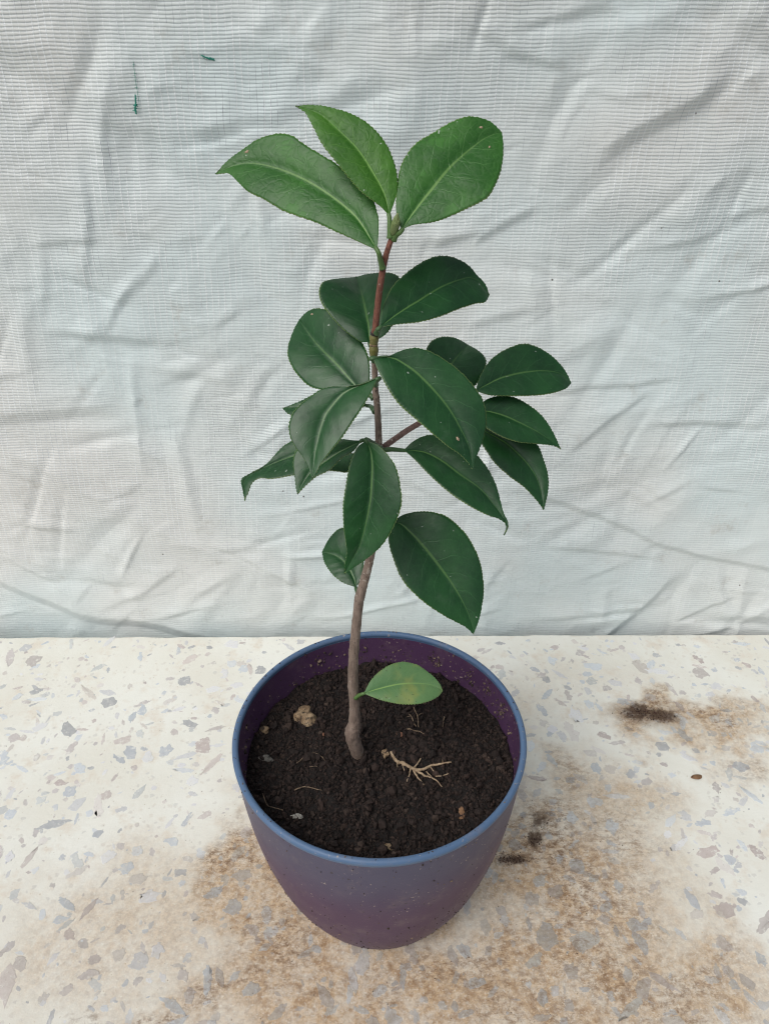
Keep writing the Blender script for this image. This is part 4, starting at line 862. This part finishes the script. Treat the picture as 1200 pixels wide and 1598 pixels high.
# ---------------------------------------------------------------- the young camellia
def bark_mat(name, c1, c2, c3, scale=1.0):
    n = N(name); P = n.pos(); x, y, z = n.sep(P)
    Q = n.comb(n.math('MULTIPLY', x, 1.0), n.math('MULTIPLY', y, 1.0), n.math('MULTIPLY', z, .35))
    c = n.mix(n.step(n.noise(Q, 420 * scale, 5, .65), .32, .68), c1, c2)
    c = n.mix(n.math('MULTIPLY', n.step(n.noise(P, 900, 3, .6), .60, .70), .8), c, c3)
    c = n.mix(n.math('MULTIPLY', n.step(n.noise(P, 330, 2, .5), .66, .72), .6), c, (.48, .42, .36))
    n.set(Base_Color=c, Roughness=.7, Normal=n.bump(n.noise(Q, 700 * scale, 4, .75), .9, .0010)); return n.m
M_BARK = bark_mat('stem_bark', (.16, .115, .090), (.275, .21, .17), (.075, .05, .04))
M_SHOOT = bark_mat('red_shoot', (.165, .060, .040), (.235, .095, .062), (.085, .03, .025), 1.5)
M_TWIG = bark_mat('twig_bark', (.16, .095, .080), (.22, .135, .115), (.08, .045, .04), 1.3)
def green_mat(name, a, b):
    n = N(name); P = n.pos()
    n.set(Base_Color=n.mix(n.noise(P, 300, 3), a, b), Roughness=.5, Normal=n.bump(n.noise(P, 1500, 2), .2, .0003)); return n.m
M_BUD = green_mat('bud_green', (.13, .19, .06), (.22, .27, .11))
M_PET = green_mat('petiole_green', (.055, .12, .030), (.10, .18, .05))
M_PETD = green_mat('petiole_dark', (.030, .085, .030), (.055, .12, .04))
M_SCAR = green_mat('scar_black', (.012, .010, .010), (.03, .022, .02))
M_NODE = green_mat('node_green', (.10, .11, .025), (.17, .15, .05))

def leaf_mat(name, a, b, rib, vein, gloss, blister=0.0, yellow=0.0, spec=.40):
    n = N(name)
    uv = n.uv(); u, v, _ = n.sep(uv)
    P = n.new('ShaderNodeTexCoord').outputs['Object']
    sd = n.math('SUBTRACT', v, .5)
    s = n.math('MULTIPLY', n.math('ABSOLUTE', sd), 2)
    side = n.math('MULTIPLY', n.math('GREATER_THAN', sd, 0), .43)
    w = n.math('ADD', n.math('MULTIPLY', n.math('SUBTRACT', 1.0, u), .042), .020)
    q = n.math('DIVIDE', s, w)
    mid = n.step(q, 1.05, .35)
    wob = n.math('MULTIPLY', n.math('SUBTRACT', n.noise(P, 110, 3), .5), .9)
    ph = n.math('ADD', n.math('ADD', n.math('SUBTRACT', n.math('MULTIPLY', u, 7.5), n.math('MULTIPLY', n.math('POWER', s, 1.25), 1.7)), side), wob)
    f = n.math('ABSOLUTE', n.math('SUBTRACT', n.math('FRACT', ph), .5))
    lat = n.math('MULTIPLY', n.step(f, .455, .498), n.step(s, .95, .35))
    net = n.step(n.voro(P, 420, 'DISTANCE_TO_EDGE'), .10, .02)
    c = n.mix(n.step(n.noise(P, 55, 4, .6), .32, .68), a, b)
    dome = None
    if blister:                                            # puckered skin: uneven raised cells between the veins
        wv = n.vmath('SCALE', n.noise(P, 170, 2, color=True)); wv.node.inputs['Scale'].default_value = .007
        Pw = n.vmath('ADD', P, wv)
        vc = n.new('ShaderNodeTexVoronoi'); n.put(vc.inputs['Vector'], Pw); vc.inputs['Scale'].default_value = 300
        pick = n.math('MULTIPLY', n.step(n.sep(vc.outputs['Color'])[0], .50, .85), n.step(n.noise(P, 60, 2), .42, .62))
        ed = n.voro(Pw, 300, 'DISTANCE_TO_EDGE')
        c = n.mix(n.math('MULTIPLY', n.math('MULTIPLY', pick, n.step(ed, .02, .10)), blister), c, tuple(min(1, x * 1.45 + .010) for x in b))
        c = n.mix(n.math('MULTIPLY', n.step(ed, .05, .0), .16), c, vein)
        dome = n.math('MULTIPLY', n.step(ed, 0., .22), .17)
    if yellow:
        c = n.mix(n.math('MULTIPLY', n.step(n.noise(P, 75, 3), .44, .64), n.step(u, .1, .9, .2, yellow)), c, (.26, .27, .07))
        c = n.mix(n.step(n.noise(P, 650, 2), .68, .74), c, (.05, .06, .025))
    c = n.mix(n.math('MULTIPLY', net, .10), c, vein)
    c = n.mix(n.math('MULTIPLY', lat, .50), c, vein)
    ribf = n.math('MULTIPLY', mid, n.step(u, 1.0, .05, .30, .92))
    c = n.mix(ribf, c, rib)
    edge = n.step(s, .965, .995)
    c = n.mix(n.math('MULTIPLY', edge, .65), c, (.17, .25, .08))
    spk = n.step(n.noise(P, 560, 1, .5), .765, .80)
    c = n.mix(n.math('MULTIPLY', spk, .7), c, (.42, .47, .42))
    dust = n.math('MULTIPLY', n.step(n.noise(P, 90, 4, .75), .50, .75), .10)
    c = n.mix(dust, c, (.19, .22, .19))
    h = n.math('ADD', n.math('SUBTRACT', n.math('MULTIPLY', n.noise(P, 260, 3, .6), .5), n.math('MULTIPLY', lat, .12)), n.math('MULTIPLY', n.noise(P, 90, 2), .8))
    if dome is not None: h = n.math('ADD', h, dome)
    n.set(Base_Color=c, Roughness=n.math('ADD', gloss, n.math('MULTIPLY', n.noise(P, 120, 4), .18)), Specular_IOR_Level=spec, Normal=n.bump(h, .36, .0007))
    return n.m
def under_mat(name, col):
    n = N(name); P = n.new('ShaderNodeTexCoord').outputs['Object']
    n.set(Base_Color=n.mix(n.noise(P, 150, 3), col, tuple(x * 1.3 for x in col)), Roughness=.55); return n.m
LM = {
    'young': leaf_mat('young_leaf', (.015, .085, .008), (.029, .124, .012), (.16, .30, .08), (.075, .19, .05), .36, .5, 0, .38),
    'young2': leaf_mat('bright_leaf', (.026, .110, .006), (.044, .150, .009), (.16, .32, .07), (.085, .21, .03), .37, .45, 0, .34),
    'dark': leaf_mat('dark_leaf', (.0055, .043, .0105), (.0150, .076, .0185), (.085, .185, .050), (.032, .112, .036), .30, 0, 0, .40),
    'pale': leaf_mat('pale_leaf', (.070, .165, .060), (.105, .205, .075), (.22, .36, .10), (.14, .25, .09), .42, 0, .75),
}
UM = {k: under_mat(k + '_underside', (.075, .135, .05) if k != 'dark' else (.045, .09, .035)) for k in LM}
M_EDGE = green_mat('leaf_edge', (.16, .24, .075), (.22, .29, .11))

LEAF_LABEL = {'low pale': 'pale yellowish green lowest leaf just above the soil', 'curled far left': 'leaf with a drooping curled tip at far left',
              'long under': 'long dark leaf with a thin curled tip', 'top middle': 'brightest green leaf at the top', 'hidden left': 'leaf showing only its tip'}
def make_leaf(parent, idx, label, kind, rows, pet):
    C0 = np.array(rows, float) / 1000                      # stations x (edge, midrib, edge) x 3
    M, S = 117, 19
    Q = catmull(C0, M)
    t = np.linspace(0, 1, M)
    mid = Q[:, 1]; T = np.gradient(mid, axis=0); T /= np.linalg.norm(T, axis=1)[:, None] + 1e-9
    across = Q[:, 2] - Q[:, 0]
    nn = np.cross(T, across); ln = np.linalg.norm(nn, axis=1)
    ref = nn[M // 2] / (ln[M // 2] + 1e-12)
    if ref @ np.array([0, -.75, .66]) < 0: nn = -nn; ref = -ref
    nn = np.where(ln[:, None] < 1e-9, ref, nn); nn /= np.linalg.norm(nn, axis=1)[:, None]
    # even the normals along the blade
    for _ in range(6): nn[1:-1] = (nn[:-2] + nn[1:-1] * 2 + nn[2:]) / 4
    nn /= np.linalg.norm(nn, axis=1)[:, None]
    g = np.random.default_rng(100 + idx)
    s = np.sin(np.linspace(-1, 1, S) * np.pi / 2) * .35 + np.linspace(-1, 1, S) * .65
    V = np.zeros((M, S, 3)); UV = np.zeros((M, S, 2))
    p1, p2, p3 = g.uniform(0, 6.28, 3)
    for j, sj in enumerate(s):
        e = Q[:, 0] if sj < 0 else Q[:, 2]
        d = e - mid; w = np.linalg.norm(d, axis=1)
        a = abs(sj)
        L = np.cumsum(np.r_[0, np.linalg.norm(np.diff(e, axis=0), axis=1)])
        saw = (L / .00135 + g.uniform(0, .01)) % 1.0
        tooth = (.00040 * (saw - .5)) * smooth01(.06, .2, t) * (a > .97)
        dirn = d / (w[:, None] + 1e-9)
        P = mid + d * a + dirn * tooth[:, None]
        vein = np.cos(2 * np.pi * (t * 7.5 - a ** 1.25 * 1.7 + (.43 if sj > 0 else 0)))
        h = .055 * w * np.sin(np.pi * a ** .9) - .0003 * np.exp(-(a / .07) ** 2) * smooth01(1.0, .7, t)
        h = h + .00005 * vein * np.sin(np.pi * np.clip(a, 0, 1)) * np.sin(np.pi * t)
        h = h + w * (.022 * np.sin(t * 9 + p1 + 2 * sj) + .014 * np.sin(t * 17 + p2 - 3 * sj)) * a ** 1.5 * np.sin(np.pi * t)
        V[:, j] = P + nn * h[:, None]
        UV[:, j, 0] = t; UV[:, j, 1] = (sj + 1) / 2
    i = (np.arange(M - 1)[:, None] * S + np.arange(S - 1)[None]).ravel()
    F = np.c_[i, i + 1, i + S + 1, i + S]
    # winding so that the face normal is the upper side
    v = V.reshape(-1, 3); mid_f = F[len(F) // 2]
    fn = np.cross(v[mid_f[1]] - v[mid_f[0]], v[mid_f[3]] - v[mid_f[0]])
    if fn @ nn[M // 2] < 0: F = F[:, ::-1].copy()
    base = np.array(pet[1]) / 1000
    o = mesh_obj('leaf', v - base, F, LM[kind], None, True, uv=UV.reshape(-1, 2))
    o.data.materials.append(UM[kind]); o.data.materials.append(M_EDGE)
    o.parent = parent; o.location = base - np.array(parent.location)
    sol = o.modifiers.new('thickness', 'SOLIDIFY'); sol.thickness = .00032; sol.offset = -1
    sol.material_offset = 1; sol.material_offset_rim = 2
    if label in LEAF_LABEL: o['label'] = LEAF_LABEL[label]
    # leaf stalk
    A = np.array(pet[0]) / 1000; B = base; D = B - A
    T0 = mid[6] - mid[0]; T0 /= np.linalg.norm(T0)
    nB = nn[3]
    r0, r1 = .00098, .00072
    end = mid[5] - nB * .00075
    ctrl = [A, A + D * .4 + np.array([0, 0, .0004]), B - T0 * .0006 - nB * .0005, end]
    P = catmull(ctrl, 18)
    Vp, Fp = tube_geo(P - base, np.r_[np.linspace(r0 * 1.25, r0, 3), np.linspace(r0, r1, 11), np.linspace(r1, .00025, 4)], 10)
    p = mesh_obj('petiole', Vp, Fp, M_PET if kind in ('young', 'young2', 'pale') else M_PETD, None)
    p.parent = o
    return o, V, nn, base

PLANT = tag(empty('camellia_plant', (STEM[1][0] / 1000, STEM[1][1] / 1000, STEM[1][2] / 1000)), 'young camellia with glossy dark green leaves growing in the purple pot', 'plant')
PL = np.array(PLANT.location)
def plant_tube(name, data, mat, n, sides=16, rough=.035, label=None, seed=1):
    D = np.array(data) / 1000
    Q = catmull(D, n)
    V, F = tube_geo(Q[:, :3] - PL, Q[:, 3], sides, rough, seed=seed)
    o = mesh_obj(name, V, F, mat, None); o.parent = PLANT
    if label: o['label'] = label
    return o
plant_tube('stem', STEM, M_BARK, 190, label='grey brown woody stem, kinked at its foot')
plant_tube('shoot', SHOOT[4:], M_SHOOT, 70, 14, .03, 'reddish brown upper shoot')
plant_tube('branch', BRANCH, M_TWIG, 60, 12, .03, 'thin side twig reaching right')
def ring(name, data, mat, bulge):
    D = np.array(data, float) / 1000
    Q = catmull(D, 14); k = np.sin(np.linspace(0, np.pi, 14))
    V, F = tube_geo(Q[:, :3] - PL, Q[:, 3] * (.97 + bulge * k), 16, .03, seed=4)
    o = mesh_obj(name, V, F, mat, None); o.parent = PLANT; return o
S_ = SHOOT
ring('node', [S_[0], S_[1], S_[2]], M_NODE, .10)
ring('node', [S_[2], S_[3], S_[4]], M_NODE, .12)
a_, b_ = np.array(S_[3]), np.array(S_[4])
ring('scar_ring', [a_ * .3 + b_ * .7, b_, b_ * .6 + np.array(S_[5]) * .4], M_SCAR, .22)
lo = np.array(S_[2])
ring('scar_ring', [lo * .85 + np.array(S_[1]) * .15, lo, lo * .85 + np.array(S_[3]) * .15], M_TAN, .16)

def make_bud():
    D = np.array(BUD) / 1000
    Q = catmull(D, 26)
    V, F = tube_geo(Q[:, :3] - PL, Q[:, 3], 16, .01, seed=2)
    o = mesh_obj('bud', V, F, M_BUD, None); o.parent = PLANT; o['label'] = 'pointed green bud between the top leaves'
    for k, (a0, i0, i1) in enumerate(((-1.9, 1, 16), (-.2, 3, 20), (-3.2, 5, 23))):       # overlapping scales
        Vs, Fs = [], []
        for q in range(i0, i1):
            w = math.sin(math.pi * (q - i0 + .6) / (i1 - i0 + .2)) ** .6
            for m in range(7):
                a = a0 + (m - 3) / 3 * 1.15 * w
                Vs.append(Q[q, :3] - PL + (Q[q, 3] * 1.06 + .00008) * np.array([math.cos(a), math.sin(a), 0]))
        for q in range(i1 - i0 - 1):
            for m in range(6): Fs.append((q * 7 + m, q * 7 + m + 1, (q + 1) * 7 + m + 1, (q + 1) * 7 + m))
        sc = mesh_obj('bud_scale', Vs, Fs, M_BUD, None); sc.parent = o
        sol = sc.modifiers.new('thickness', 'SOLIDIFY'); sol.thickness = .00018
make_bud()

def spot(leaf, V, nn, base, ti, si, r, mat, seed):
    """small dry blemish lying on the blade"""
    g = np.random.default_rng(seed)
    M, S = V.shape[:2]; i, j = int(ti * (M - 1)), int((si + 1) / 2 * (S - 1))
    c0 = V[i, j]; tx = V[min(i + 1, M - 1), j] - V[i - 1, j]; tx /= np.linalg.norm(tx)
    fn = np.cross(V[min(i + 2, M - 1), j] - V[i - 2, j], V[i, min(j + 1, S - 1)] - V[i, j - 1]); fn /= np.linalg.norm(fn)
    if fn @ nn[i] < 0: fn = -fn
    ty = np.cross(fn, tx)
    m = 11; a = np.linspace(0, 2 * np.pi, m, endpoint=False); rr = r * g.uniform(.7, 1.2, m)
    ringp = c0 + np.outer(np.cos(a) * rr * 1.3, tx) + np.outer(np.sin(a) * rr * .8, ty) + fn * .00006
    Vv = np.concatenate([ringp - fn * .0002, ringp, [c0 + fn * .00022]]) - base
    F = [(k, (k + 1) % m, m + (k + 1) % m, m + k) for k in range(m)] + [(m + k, m + (k + 1) % m, 2 * m) for k in range(m)]
    o = mesh_obj('blemish', Vv, F, mat, None); o.parent = leaf
M_DRY = green_mat('dry_spot', (.30, .20, .12), (.48, .38, .28))
built = {}
for k, (label, kind, rows, pet) in enumerate(LEAVES):
    built[label] = make_leaf(PLANT, k, label, kind, rows, pet)
for label, ti, si, r, sd in SPOTS:
    spot(*built[label], ti, si, r, M_DRY, sd)
